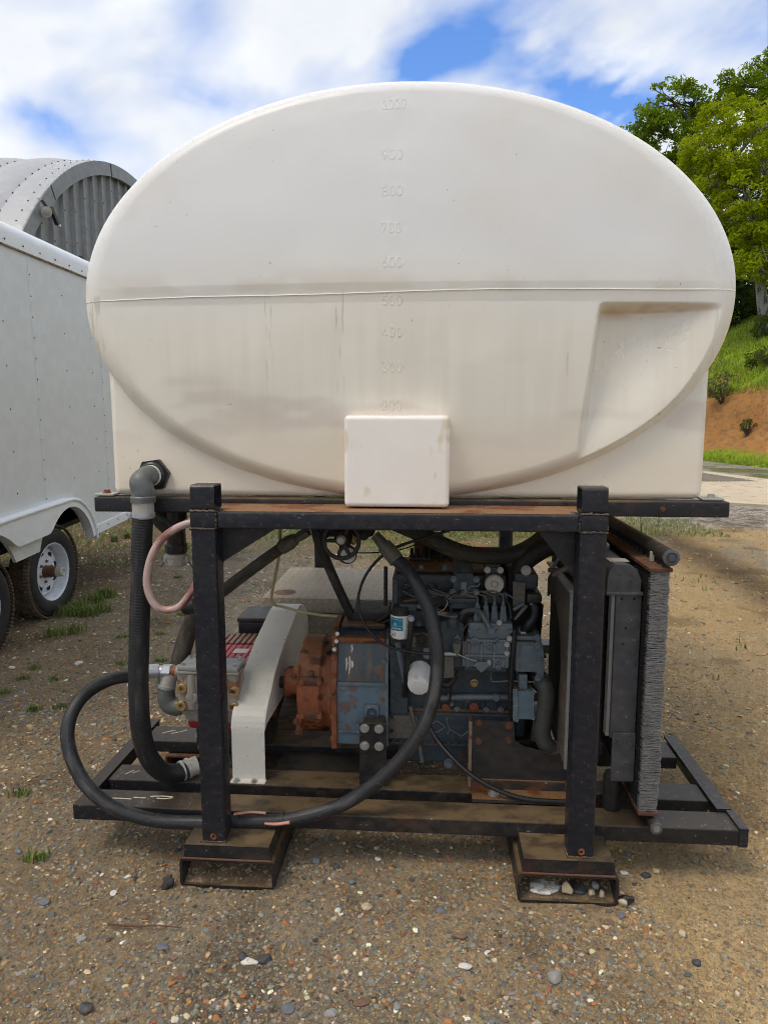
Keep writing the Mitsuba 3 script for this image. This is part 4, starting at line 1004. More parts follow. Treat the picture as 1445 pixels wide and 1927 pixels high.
part(oc, 'lower_cap', lathe([(0, 0), (.020, 0), (.020, .008), (.013, .010), (.011, .006), (0, .006)], (.854, .113, .208), FR, 24), 'radiator_paint')
part(oc, 'lower_plug', hexhead((.854, .106, .208), FR, .009, .006), 'radiator_edge')
fins = []
zz = .253
r2 = np.random.default_rng(5)
off = tl = 0.0
while zz < 1.060:
    off = .93 * off + r2.normal(0, .0007)
    d0 = .150 - .014 + .0012 * r2.normal()
    xa, xb = .803 + off * .3 + r2.uniform(-.002, .002), .862 + off + r2.uniform(-.0007, .0007)
    t = r2.uniform(.0011, .0017)
    tl = .8 * tl + r2.normal(0, .0007)
    n_ = 5
    xs_ = np.linspace(xa, xb, n_)
    fy = d0 + r2.normal(0, .0008, n_) + .002 * np.sin(xs_ * 160 + zz * 30)
    fz = zz + tl * np.linspace(-1, 1, n_) + r2.normal(0, .0008, n_)
    v = np.concatenate([np.stack([xs_, fy, fz - t / 2], 1), np.stack([xs_, fy, fz + t / 2], 1), np.stack([xs_, np.full(n_, .156), fz + t / 2], 1), np.stack([xs_, np.full(n_, .156), fz - t / 2], 1)])
    f = []
    for i in range(n_ - 1):
        for a in range(4):
            b = (a + 1) % 4
            f += [[a * n_ + i, a * n_ + i + 1, b * n_ + i + 1], [a * n_ + i, b * n_ + i + 1, b * n_ + i]]
    fins.append(trimesh.Trimesh(v, f, process=False))
    zz += r2.uniform(.0017, .0023)
part(oc, 'bent_fins', cat_(fins), 'fin_metal', False, label='bent grey fin ends along the front edge', kind='stuff')
side = []
for k in range(900):
    y, z = r2.uniform(.16, .88), r2.uniform(.255, 1.058)
    side.append(rbox(.8005, .8028, y, y + .012, z, z + .0016, .0004, 1))
part(oc, 'side_fins', cat_(side), 'core_black', False, kind='stuff')

# ------------------------------------------------------------------ tool box of tread plate


def tread(p, n, uv):
    k = 25.0
    x, y, z = lx(p), p.y, p.z
    flat = smoothstep(.5, .8, dr.abs(n.z))
    a, b = x * k, (y * flat + z * (1 - flat)) * k
    i, j = dr.floor(a), dr.floor(b)
    u, v = a - i - .5, b - j - .5
    par = dr.floor((i + j) * .5) * 2 - (i + j)
    s = dr.select(dr.abs(par) < .5, 1.0, -1.0)
    q, r = (u + s * v) * .7071, (u - s * v) * .7071
    return smoothstep(1.0, .35, dr.square(q / .50) + dr.square(r / .19))


plate_ = weathered((.42, .37, .29), dust=(.34, .26, .155), dust_amt=.85, rust=(.07, .05, .03), rust_amt=.10, up_amt=.55, fine=.8)
material('tread_plate', lambda p, n, uv: mix(plate_(p, n, uv), (.70, .63, .50), tread(p, n, uv) * .5), rough=.55, metallic=.15, bump=tread, scale=.013, eps=8e-4)
tb = thing('tool_box', 'dusty tread plate tool box with a closed lid standing behind the engine', 'tool box')
part(tb, 'body', rbox(-.735, .20, 1.365, 2.06, .192, .545, .008), 'tread_plate')
part(tb, 'lid', rbox(-.752, .22, 1.345, 2.08, .560, .636, .006), 'tread_plate')
part(tb, 'lid_lip', rbox(-.748, .216, 1.349, 2.07, .548, .559, .002), 'aged_grey')
for k in range(12):
    part(tb, 'rivet', disc((-.70 + k * .078, 1.365, .52), FR, .005, .003, None, 10), 'pale_fitting')
part(tb, 'latch', rbox(-.30, -.24, 1.335, 1.344, .53, .60, .003), 'bolt_steel')
part(tb, 'stain', lathe([(0, .0), (.06, .0), (.055, .0009), (0, .0012)], (-.655, 1.46, .6362), UP, 20), 'rusty_black')

# ------------------------------------------------------------------ hoses, cables and fittings hung on the frame
hs = thing('suction_hose', 'thick ribbed black suction hose hanging from the grey elbow on the tank', 'hose')
hose(hs, 'tube', [(-.864, .200, 1.231), (-.871, .200, 1.162), (-.883, .196, .978), (-.896, .192, .791), (-.907, .192, .598), (-.910, .202, .457), (-.902, .225, .350), (-.878, .270, .265), (-.846, .320, .225), (-.818, .365, .215)], .0345, 'suction_rubber', 24, 10)
e = (-.818, .365, .217)
part(hs, 'end_clamp', ring((e[0] - .012, e[1] - .012, e[2]), (.75, .62, .12), .0335, .0385, .012), 'galvanised')
part(hs, 'end_clamp', ring((e[0] + .006, e[1] + .004, e[2] + .003), (.75, .62, .12), .0335, .0385, .010), 'pale_fitting')
part(hs, 'end_fitting', tube([(e[0], e[1], e[2]), (e[0] + .02, e[1] + .018, e[2] + .003), (e[0] + .035, e[1] + .03, e[2] + .004)], [.034, .035, .036], 20, 3)[0], 'pale_fitting', True)
c0 = (-.864, .200, 1.220)
part(hs, 'worm_clamp', ring((c0[0], c0[1], c0[2] - .008), UP, .0345, .0385, .014), 'galvanised')
part(hs, 'clamp_screw', rbox(c0[0] - .048, c0[0] - .036, c0[1] - .02, c0[1] + .02, c0[2] - .012, c0[2] + .008, .003), 'galvanised')
eb = thing('tank_outlet_elbow', 'grey plastic outlet elbow in a black hexagonal tank fitting', 'pipe elbow')
h0 = (-.858, .285, 1.347)
hexm = trimesh.creation.cylinder(radius=.0585, height=.020, sections=6)
hexm.apply_transform(trimesh.transformations.rotation_matrix(math.radians(8), [0, 0, 1]))
M_ = frame_to(FR)
M_[:3, 3] = (h0[0], .287, h0[2])
hexm.apply_transform(M_)
part(eb, 'hex_flange', hexm, 'black_pvc')
part(eb, 'hex_collar', lathe([(0, 0), (.046, 0), (.046, .010), (.040, .014), (0, .014)], (h0[0], .277, h0[2]), FR, 36), 'black_pvc')
part(eb, 'thread_tape', ring((h0[0], .263, h0[2]), FR, .030, .0365, .012), 'filter_white')
part(eb, 'bend', tube([(h0[0], .262, h0[2]), (h0[0] - .002, .232, h0[2] - .001), (h0[0] - .012, .207, h0[2] - .018), (c0[0] + .003, .200, h0[2] - .048), (c0[0] + .001, .200, h0[2] - .066)], [.0345, .036, .038, .0375, .037], 24, 8)[0], 'soft_grey_pvc', True)
part(eb, 'bend_collar', lathe([(0, 0), (.0415, 0), (.0415, .018), (.038, .022), (0, .022)], (c0[0] + .001, .200, h0[2] - .085), UP, 32), 'soft_grey_pvc')
part(eb, 'hose_barb', lathe([(.034, 0), (.036, .006), (.0345, .012), (.0365, .018), (.035, .026), (.036, .032), (.0355, .056), (0, .056)], (c0[0], .200, h0[2] - .140), UP, 28), 'pale_fitting')

ph = thing('pressure_hose', 'long black pressure hose looping round the front of the skid to the pump', 'hose')
hose(ph, 'tube', [(-.020, .310, 1.060), (.019, .285, 1.032), (.057, .245, .987), (.097, .215, .917), (.123, .190, .832), (.133, .175, .745), (.125, .160, .640), (.099, .148, .547), (.055, .140, .463), (-.015, .132, .374), (-.102, .127, .297), (-.192, .125, .237), (-.303, .125, .194), (-.413, .125, .171), (-.562, .125, .161), (-.665, .124, .155), (-.784, .115, .158), (-.888, .104, .178), (-.992, .100, .221), (-1.077, .108, .293), (-1.131, .130, .376), (-1.155, .155, .441), (-1.158, .190, .498), (-1.144, .240, .542), (-1.118, .310, .563), (-1.078, .370, .570), (-1.033, .430, .559)], .0235, 'hose_rubber', 20, 10)
part(ph, 'crimp_ferrule', tube([(-.090, .335, 1.137), (-.067, .330, 1.112), (-.058, .327, 1.101)], [.017, .020, .020], 20, 4)[0], 'aged_grey', True)
part(ph, 'crimp_ferrule', tube([(-.058, .327, 1.101), (-.033, .318, 1.077), (-.010, .305, 1.050)], [.027, .0285, .0275], 20, 4)[0], 'aged_grey', True)
q1 = (-1.033, .430, .559)
part(ph, 'end_ferrule', tube([(q1[0] - .004, .43, q1[2]), (-.985, .455, .568), (-.945, .47, .567)], [.026, .0275, .026], 20, 4)[0], 'galvanised', True)
part(ph, 'end_nut', lathe([(0, 0), (.026, 0), (.026, .034), (0, .034)], (-.929, .47, .567), (1, 0, 0), 6), 'galvanised')
part(ph, 'end_nut', lathe([(0, 0), (.021, 0), (.021, .022), (0, .022)], (-.951, .47, .567), (1, 0, 0), 18), 'galvanised')
pk = thing('pink_tube_end', 'faded pink tube strapped to the black pressure hose beside the left post', 'tube')
part(pk, 'tube', tube([(-.560, .120, .192), (-.504, .119, .203), (-.448, .118, .203)], .0045, 10, 6)[0], 'pink_wrap', True)
part(pk, 'tube', tube([(-.448, .100, .175), (-.407, .098, .176), (-.362, .098, .184)], [.004, .0055, .006], 10, 6)[0], 'pink_wrap', True)
for zt in [(-.551, .125, .168), (-.393, .125, .176)]:
    part(pk, 'zip_tie', ring((zt[0], zt[1], zt[2]), (1, 0, -.05), .0238, .0262, .005), 'plain_black')
pl = thing('pink_hose', 'faded pink hose bent in a loop at the left post', 'hose')
hose(pl, 'tube', [(-.626, .115, 1.207), (-.674, .105, 1.206), (-.732, .098, 1.180), (-.781, .095, 1.131), (-.810, .095, 1.066), (-.819, .097, .997), (-.800, .100, .938), (-.763, .104, .916), (-.717, .108, .928), (-.686, .114, .965), (-.659, .125, 1.006)], .0125, 'pink_tube', 16, 8)
br = thing('return_hose', 'dark grey hose running from the valve down behind the left post to the pump', 'hose')
hose(br, 'tube', [(-.432, .400, 1.077), (-.501, .420, 1.027), (-.581, .450, .967), (-.662, .480, .905), (-.739, .520, .847), (-.814, .560, .779), (-.863, .580, .689), (-.889, .570, .604), (-.902, .550, .540)], [.021, .022, .023, .025, .034, .036, .034], 'dusty_rubber', 20, 8)
part(br, 'crimp_ferrule', tube([(-.383, .390, 1.109), (-.405, .393, 1.095), (-.436, .398, 1.074)], [.022, .0275, .0265], 18, 4)[0], 'aged_grey', True)
part(br, 'swivel_nut', tube([(-.334, .380, 1.139), (-.358, .385, 1.124), (-.383, .390, 1.109)], [.019, .021, .017], 6, 2)[0], 'aged_grey', False)
kn = thing('hose_plug', 'round black plug on a hose end behind the left post', 'plug')
part(kn, 'cap', lathe([(0, 0), (.024, 0), (.030, .008), (.030, .05), (.022, .06), (0, .06)], (-.757, .400, .854), (-.9, 0, -.2), 20), 'plain_black')
dg = thing('drop_pipe', 'black rubber pipe slanting down from the top beam to the clutch housing', 'pipe')
hose(dg, 'tube', [(-.317, .420, 1.152), (-.307, .450, 1.088), (-.272, .500, .967), (-.233, .550, .851), (-.197, .580, .756)], .0185, 'hose_rubber', 18, 6)
th_ = thing('control_cable', 'thin black cable in a wide loop left of the engine', 'cable')
hose(th_, 'tube', [(.173, .450, 1.137), (.086, .440, 1.110), (-.010, .420, 1.081), (-.077, .410, 1.039), (-.129, .400, .975), (-.155, .400, .901), (-.152, .390, .844), (-.124, .380, .784), (-.074, .370, .736), (-.016, .360, .715), (.061, .350, .704), (.138, .340, .705)], .0055, 'thin_cable', 10, 8)
th_ = thing('control_cable', 'thin black wire crossing behind the black handwheel', 'cable')
hose(th_, 'tube', [(-.227, .600, 1.020), (-.125, .620, 1.017), (-.020, .620, 1.029), (.063, .620, 1.058)], .0025, 'thin_cable', 8, 6)
yt = thing('yellow_tube', 'thin yellowed clear tube hanging from the top beam over the white belt guard', 'tube')
hose(yt, 'tube', [(-.445, .420, 1.141), (-.456, .450, 1.046), (-.497, .550, .931), (-.539, .660, .824), (-.538, .700, .779), (-.507, .720, .763), (-.422, .720, .742), (-.308, .700, .734), (-.181, .660, .746)], .0062, 'yellow_tube', 10, 8)
bc = thing('throttle_cable', 'black corrugated cable sagging from the oil filter to the right post', 'cable')
hose(bc, 'tube', [(.091, .420, .427), (.136, .380, .363), (.190, .330, .321), (.256, .290, .279), (.330, .270, .243), (.423, .260, .214), (.525, .260, .204), (.638, .270, .203), (.760, .320, .211)], .0088, 'thin_cable', 12, 8)
wv = thing('gate_valve', 'black valve with a round handwheel and a gauge under the top beam', 'valve')
c = (-.199, .260, 1.127)
a_ = np.linspace(0, 2 * math.pi, 41)
part(wv, 'handwheel', tube(np.stack([c[0] + .061 * np.cos(a_), np.full(41, .26), c[2] + .061 * np.sin(a_)], 1), .0075, 12, 1, cap=False)[0], 'plain_black', True)
for t in (90, 210, 330):
    t = math.radians(t + 90)
    part(wv, 'wheel_spoke', tube([(c[0] + .058 * math.cos(t), .262, c[2] + .058 * math.sin(t)), (c[0], .27, c[2])], [.006, .009], 10, 2)[0], 'plain_black', True)
part(wv, 'wheel_nut', lathe([(0, 0), (.016, 0), (.016, .012), (.011, .020), (0, .020)], (c[0], .262, c[2] + .004), FR, 24), 'pale_fitting')
part(wv, 'bonnet', lathe([(0, 0), (.022, 0), (.034, .05), (.036, .12), (0, .12)], (c[0], .275, c[2]), (0, 1, 0), 24), 'cast_black')
part(wv, 'gauge_case', lathe([(0, 0), (.034, 0), (.034, .022), (.030, .026), (0, .026)], (-.185, .325, 1.067), (0, -1, .25), 32), 'plain_black')
part(wv, 'gauge_face', lathe([(0, 0), (.026, 0), (.026, .001), (0, .001)], (-.180, .298, 1.071 - .002), (0, -1, .25), 32), 'dial_white')
part(wv, 'gauge_stem', hull(np.array([(c[0] - .012, .30, c[2]), (c[0] + .014, .30, c[2]), (c[0] - .016, .33, c[2] - .05), (c[0] + .035, .33, c[2] - .05), (c[0], .35, c[2] - .03)])), 'plain_black')
part(wv, 'body', rbox(-.286, -.094, .36, .44, 1.120, 1.20, .02), 'cast_black')
part(wv, 'brass_union', tube([(-.184, .330, 1.137), (-.171, .330, 1.122), (-.160, .335, 1.106)], [.012, .014, .010], 14, 3)[0], 'brass_dirty', True)
bolts(wv, [(-.130, .355, 1.129), (-.296, .355, 1.137), (-.269, .355, 1.133)], r=.012, h=.014, mat='cast_black')
dv = thing('drain_outlet', 'black plastic drain pipe with a grey camlock cap hanging below the tank beam', 'drain fitting')
part(dv, 'tee', tube([(-.916, .450, 1.197), (-.885, .450, 1.165), (-.850, .450, 1.113), (-.846, .450, 1.073)], [.040, .045, .036, .034], 22, 6)[0], 'black_pvc', True)
part(dv, 'riser', tube([(-.844, .450, 1.212), (-.847, .450, 1.152), (-.847, .450, 1.091)], [.036, .034, .034], 22, 3)[0], 'black_pvc', True)
dz = (-.848, .450, 1.061)
part(dv, 'union_nut', lathe([(0, 0), (.040, 0), (.042, .006), (.042, .028), (.038, .034), (0, .034)], (dz[0], .45, dz[2] - .018), UP, 12), 'black_pvc')
part(dv, 'riser_nut', lathe([(0, 0), (.042, 0), (.042, .030), (0, .030)], (-.846, .45, 1.178 - .01), UP, 12), 'black_pvc')
part(dv, 'camlock_cap', lathe([(0, 0), (.030, 0), (.034, .004), (.036, .03), (.040, .034), (.040, .044), (.034, .048), (0, .048)], (dz[0], .45, dz[2] - .070), UP, 28), 'pale_fitting')
for s in (-1, 1):
    part(dv, 'camlock_arm', rbox(dz[0] + s * .040 - .008, dz[0] + s * .040 + .008, .435, .465, dz[2] - .058, dz[2] - .030, .006), 'pale_fitting')
    part(dv, 'pull_ring', tube([(dz[0] + s * .042, .45, dz[2] - .050), (dz[0] + s * .062, .44, dz[2] - .075)], .003, 8, 2)[0], 'aged_grey', True)
for u_, lb in ((0, 'left'), (1, 'right')):
    P = [(.809, .300, 1.215), (.811, .295, 1.184), (.816, .300, 1.154), (.813, .300, 1.147)] if u_ == 0 else [(.858, .258, 1.247), (.856, .255, 1.235), (.856, .256, 1.199)]
    wi = thing('loose_wire', f'thin loose wire hanging from the right end of the tank beam, {lb} one', 'wire')
    hose(wi, 'strand', P, .0011, 'plain_black', 6, 4)
bo = thing('beam_bolt', 'rusty bolt head in the right end of the tank beam', 'bolt')
part(bo, 'head', hexhead((.868, .262, 1.246), FR, .007, .006), 'dark_rust')

# ------------------------------------------------------------------ ground, slope and yard


def gh(x, y):
    """Height of the yard: nearly flat under the skid, gently uneven elsewhere."""
    x, y = np.asarray(x, float), np.asarray(y, float)
    far = .55 * np.clip((np.maximum(np.abs(x) - 1.3, np.abs(y - 2.7) - 1.2)) / 1.5, 0, 1)
    big = meshkit.fbm(np.stack([x * .5, y * .5, 0 * x], -1), 3, 1) - .5
    small = meshkit.fbm(np.stack([x * 3.5, y * 3.5, 0 * x], -1), 4, 2) - .5
    lxx = (x - .034) * math.cos(A_SKID) - (y - 2.118) * math.sin(A_SKID)
    lyy = (x - .034) * math.sin(A_SKID) + (y - 2.118) * math.cos(A_SKID)
    edge = np.maximum(np.abs(np.abs(lxx) - .554) - .159, np.maximum(-lyy, lyy - 2.3))
    berm = np.exp(-(np.maximum(edge, 0) / .035) ** 2) * (edge > -.012)
    return .075 * big * far + (.006 + .022 * far) * small - .006 + berm * (.010 + .030 * np.maximum(small, -.2))


def ground_colour(p, n, uv):
    x, y = p.x, p.y
    a = fbm(x * .8, y * .8, 0.0, 4)
    b = fbm(x * 4.1, y * 4.1, 5.0, 4)
    c = fbm(x * 21, y * 21, 3.0, 3)
    brown = mix((.235, .170, .098), (.36, .27, .160), b)
    tan = mix((.45, .30, .138), (.57, .415, .21), b)
    right = smoothstep(.30, 1.40, x + .12 * (y - 3.2) + 2.2 * (a - .5) + .5 * (b - .5))
    col = mix(brown, tan, right)
    grey = smoothstep(.45, .68, fbm(x * 1.7 + 9, y * 1.1, 2.0, 4)) * .75
    strip = dr.exp(-dr.square((x + 1.0 + .12 * (y - 5)) / .75)) * smoothstep(3.2, 4.4, y) * smoothstep(11, 8, y)
    col = mix(col, mix((.19, .178, .150), (.32, .30, .255), c), dr.clip(grey * (.40 - .12 * right) + strip * .85, 0, .9))
    track = (x - 3.42 - .05 * (y - 7)) + .5 * (a - .5)
    col = mix(col, (.080, .052, .030), dr.exp(-dr.square(track / .38)) * smoothstep(4.0, 5.5, y) * smoothstep(11.0, 9.0, y) * .88)
    leaf = smoothstep(2.0, 3.2, -x) * smoothstep(4.5, 5.5, y)
    col = mix(col, mix((.070, .045, .026), (.14, .09, .05), c), leaf * .7)
    light = smoothstep(9.3, 10.2, y + .4 * (b - .5)) * smoothstep(3.0, 4.2, x)
    col = mix(col, mix((.22, .205, .18), (.52, .50, .46), smoothstep(.35, .7, noise(x * 17, y * 17))), light * .85)
    back = smoothstep(7.3, 8.6, y) * smoothstep(3.2, 2.2, x) * smoothstep(-2.2, -1.2, x)
    col = mix(col, mix((.23, .125, .055), (.085, .115, .035), smoothstep(.42, .60, fbm(x * 1.2 + 4, y * 1.2, 7.0, 4))), back * .8)
    yard = smoothstep(12.5, 15, y)
    col = mix(col, mix(mix((.30, .265, .20), (.46, .43, .36), c), (.13, .165, .035), smoothstep(.46, .60, fbm(x * .8, y * .5, 3.0, 4))), yard * .85)
    ruts = smoothstep(.50, .64, fbm(x * 1.3 - .35 * y, y * .22 + 3, 6.0, 4)) * right * smoothstep(2.6, 3.6, y) * smoothstep(9.5, 8, y)
    col = mix(col, mix((.17, .160, .135), (.34, .325, .285), c), ruts * .7)
    d1, d2, r = voronoi(x * 62, y * 62)
    peb = smoothstep(.46, .34, d1) * smoothstep(.35, .45, r)
    t = cell_pick(r)
    col = mix(col, t, peb * (.75 - .35 * right))
    e1, e2, q = voronoi(x * 150 + 7, y * 150)
    col = mix(col, cell_pick(q) * .9, smoothstep(.45, .35, e1) * smoothstep(.5, .6, q) * .55)
    wet = smoothstep(.60, .74, fbm(x * 2.3 + 2, y * 2.3 + 1, 8.0, 3))
    return col * (1 - .32 * wet)


def cell_pick(r):
    s = r * 37.0 - dr.floor(r * 37.0)
    c = mix((.100, .108, .108), (.155, .165, .162), s)
    c = dr.select(r > .55, mix((.20, .145, .085), (.30, .22, .14), s), c)
    c = dr.select(r > .74, mix((.26, .115, .050), (.21, .13, .08), s), c)
    c = dr.select(r > .85, mix((.40, .36, .29), (.60, .57, .50), s), c)
    return dr.select(r > .93, mix((.045, .045, .048), (.08, .07, .075), s), c)


def ground_bump(p, n, uv):
    wet = smoothstep(.58, .74, fbm(x * 2.3 + 2, y * 2.3 + 1, 8.0, 3))
    col = col * (1 - .14 * wet)
    sand = dr.clip(right * (1 - grey) + .25 * (a - .5) + track_mask(x, y, a), 0, 1)
    d1, d2, r = voronoi(x * 150 + 7 + .6 * b, y * 150)
    s1 = smoothstep(.04, .16, d2 - d1)
    col = mix(col * .55, mix(col, cell_pick(r), .75 - .35 * sand), dr.maximum(s1, .55 * sand))
    e1, e2, q = voronoi(x * 58 + .5 * b, y * 58)
    s2 = smoothstep(.03, .11, e2 - e1) * smoothstep(.50, .56, q + .22 * (a - .5) - .16 * sand)
    rim = smoothstep(.20, .03, e2 - e1) * smoothstep(.50, .56, q + .22 * (a - .5) - .16 * sand)
    col = mix(col * (1 - .35 * rim), cell_pick(q * 1.7), s2 * .85)
    return mi.Color3f(dr.minimum(col * mi.Color3f(1.14, 1.11, 1.05), .75))


def track_mask(x, y, a):
    t = (x - 3.42 - .05 * (y - 7)) + .5 * (a - .5)
    return dr.exp(-dr.square(t / .38)) * .5


def cell_pick(r):
    s = r * 37.0 - dr.floor(r * 37.0)
    k = r * 11.0 - dr.floor(r * 11.0)
    c = mix((.11, .115, .108), (.21, .215, .20), s)
    c = dr.select(k > .40, mix((.165, .108, .052), (.30, .205, .105), s), c)
    c = dr.select(k > .62, mix((.27, .19, .095), (.41, .30, .165), s), c)
    c = dr.select(k > .80, mix((.25, .110, .040), (.20, .115, .06), s), c)
    c = dr.select(k > .88, mix((.40, .35, .25), (.62, .58, .49), s), c)
    return dr.select(k > .95, mix((.035, .036, .038), (.075, .065, .06), s), c)


def ground_bump(p, n, uv):
    b = fbm(p.x * 4.1, p.y * 4.1, 5.0, 4)
    d1, d2, r = voronoi(p.x * 150 + 7 + .6 * b, p.y * 150)
    e1, e2, q = voronoi(p.x * 58 + .5 * b, p.y * 58)
    return .45 * smoothstep(0, .3, d2 - d1) * (.4 + r) + 1.0 * smoothstep(0, .22, e2 - e1) * smoothstep(.50, .60, q) * (.4 + q) + .8 * fbm(p.x * 26, p.y * 26, 1.0, 4)


material('yard_dirt', ground_colour, rough=.95, spec=.2, bump=ground_bump, scale=.012, eps=8e-4)


def graded(dense0, dense1, step, far0, far1):
    a = list(np.arange(dense0, dense1, step))
    s = step
    while a[-1] < far1:
        s *= 1.22
        a.append(min(a[-1] + s, far1))
    s = step
    b = [dense0]
    while b[-1] > far0:
        s *= 1.22
        b.append(max(b[-1] - s, far0))
    return np.array(b[:0:-1] + a)


gx, gy = graded(-5, 5.5, .045, -420, 420), graded(.6, 8.5, .045, -60, 520)
GX, GY = np.meshgrid(gx, gy, indexing='ij')
GZ = gh(GX, GY)
q = np.arange(GX.size).reshape(GX.shape)
f = np.stack([q[:-1, :-1], q[1:, :-1], q[1:, 1:], q[:-1, 1:]], -1).reshape(-1, 4)
tag(put('ground', (np.stack([GX, GY, GZ], -1).reshape(-1, 3), np.vstack([f[:, [0, 1, 2]], f[:, [0, 2, 3]]])), 'yard_dirt', True, False), 'brown and orange gravelly dirt of the yard', None, None, 'structure')

slab = [(-1.0, 16.5), (5.76, 12.56), (6.60, 12.04), (9.2, 10.9), (9.75, 13.5), (9.27, 17.07), (8.9, 19.5), (8.3, 22.5), (2, 24)]
material('concrete', lambda p, n, uv: mix(mix((.36, .295, .205), (.46, .395, .30), fbm(p.x * 1.3, p.y * 1.3, 0.0, 4)), (.22, .18, .12), smoothstep(.60, .75, fbm(p.x * 6, p.y * 6, 2.0, 4)) * .7), rough=.9, bump=lumps(30), scale=.004)
material('dark_brown', lambda p, n, uv: mix((.10, .088, .068), (.17, .145, .11), fbm(p.x * 3, p.y * 3, 0.0, 3)), rough=.8)
sl = prism(Polygon(slab), 'z', -.10, .045)
tag(put('concrete_pad', sl, 'concrete', False, False), 'tan concrete pad behind the skid on the right', None, None, 'structure')
tag(put('dark_patch', prism(Polygon([(7.4, 16.4), (8.72, 16.5), (8.55, 18.9), (7.0, 19.3)]), 'z', -.05, .0495), 'dark_brown', False, False), 'dark patch at the far corner of the concrete pad', None, None, 'structure')  # thin dark brown sheet on the corner of the pad

from scipy.interpolate import PchipInterpolator
HS = PchipInterpolator([-1.2, 0, .5, 1.4, 2.6, 3.2, 7.5, 14, 40, 90], [-.3, 0, .22, .80, 2.45, 2.85, 5.60, 8.8, 14, 20])


def hill_z(x, y):
    s = (x - 11.67 + .0935 * (y - 21.5)) / 1.004
    w = .5 * (meshkit.fbm(np.stack([x * .35, y * .35, 0 * x + 3], -1), 3, 9) - .5)
    z = HS(s + w * np.clip(s, 0, 1))
    return z + .28 * np.clip(s, 0, 1) * (meshkit.fbm(np.stack([x * .9, y * .9, 0 * x], -1), 4, 5) - .5), s


def hill_colour(p, n, uv):
    x, y = p.x, p.y
    s = (x - 11.67 + .0935 * (y - 21.5)) / 1.004
    a = fbm(x * .7, y * .7, p.z * .7, 4)
    b = fbm(x * 3.3, y * 3.3, p.z * 3.3, 4)
    c = fbm(x * 9, y * 9, p.z * 9, 3)
    grass = mix(mix((.13, .215, .012), (.225, .30, .018), b), (.17, .135, .06), smoothstep(.55, .75, c) * .5)
    soil = mix(mix((.27, .115, .040), (.40, .195, .075), b), (.12, .085, .055), smoothstep(.52, .68, c) * .65)
    bank = smoothstep(.35, .9, s + 1.0 * (a - .5)) * smoothstep(3.3, 2.6, s + 1.2 * (b - .5))
    patch = smoothstep(.60, .70, a) * smoothstep(2.5, 3.5, s) * .7
    return mix(grass, soil, dr.clip(bank * .95 + patch, 0, 1))


material('hill_soil', hill_colour, rough=.95, spec=.1, bump=lumps(14, .5), scale=.05, eps=.01)
hs_, hy_ = np.concatenate([np.arange(-.9, 10, .14), np.linspace(10.5, 70, 30)]), np.concatenate([np.arange(6, 46, .22), np.linspace(47, 120, 30)])
S_, Y_ = np.meshgrid(hs_, hy_, indexing='ij')
X_ = 11.67 - .0935 * (Y_ - 21.5) + S_ * 1.004
Z_, _s = hill_z(X_, Y_)
q = np.arange(X_.size).reshape(X_.shape)
f = np.stack([q[:-1, :-1], q[1:, :-1], q[1:, 1:], q[:-1, 1:]], -1).reshape(-1, 4)
tag(put('hillside', (np.stack([X_, Y_, Z_], -1).reshape(-1, 3), np.vstack([f[:, [0, 1, 2]], f[:, [0, 2, 3]]])), 'hill_soil', True, False), 'grassy hillside with a bare orange soil bank', None, None, 'structure')
a_ = np.linspace(-1.35, 1.9, 90)
rad = np.array([150., 190, 260, 380])
hz = np.array([-1., 6, 14, 22])
RX, RA = np.meshgrid(rad, a_, indexing='ij')
FX, FY = RX * np.sin(RA), RX * np.cos(RA)
FZ = hz[:, None] * (.5 + meshkit.fbm(np.stack([FX * .012, FY * .012, 0 * FX], -1), 4, 2))
q = np.arange(FX.size).reshape(FX.shape)
f = np.stack([q[:-1, :-1], q[1:, :-1], q[1:, 1:], q[:-1, 1:]], -1).reshape(-1, 4)
material('far_green', lambda p, n, uv: mix((.045, .065, .022), (.10, .11, .04), fbm(p.x * .05, p.y * .05, 0.0, 4)), rough=.95)
tag(put('hills', (np.stack([FX, FY, FZ], -1).reshape(-1, 3), np.vstack([f[:, [0, 1, 2]], f[:, [0, 2, 3]]])), 'far_green', True, False), 'low green hills far off', None, None, 'structure')

# ------------------------------------------------------------------ gravel and stones
PAL = np.array([[.13, .14, .14], [.17, .175, .17], [.10, .11, .118], [.21, .20, .18], [.25, .175, .10], [.30, .21, .12], [.20, .135, .08], [.28, .12, .05], [.17, .075, .045], [.42, .37, .28], [.60, .57, .50], [.045, .045, .05], [.14, .09, .08]])
PW = np.array([.15, .15, .14, .12, .10, .10, .10, .045, .03, .05, .025, .035, .02])
ico = trimesh.creation.icosahedron()
octa = trimesh.Trimesh(vertices=[[1, 0, 0], [-1, 0, 0], [0, 1, 0], [0, -1, 0], [0, 0, 1], [0, 0, -1]], faces=[[0, 2, 4], [2, 1, 4], [1, 3, 4], [3, 0, 4], [2, 0, 5], [1, 2, 5], [3, 1, 5], [0, 3, 5]], process=False)


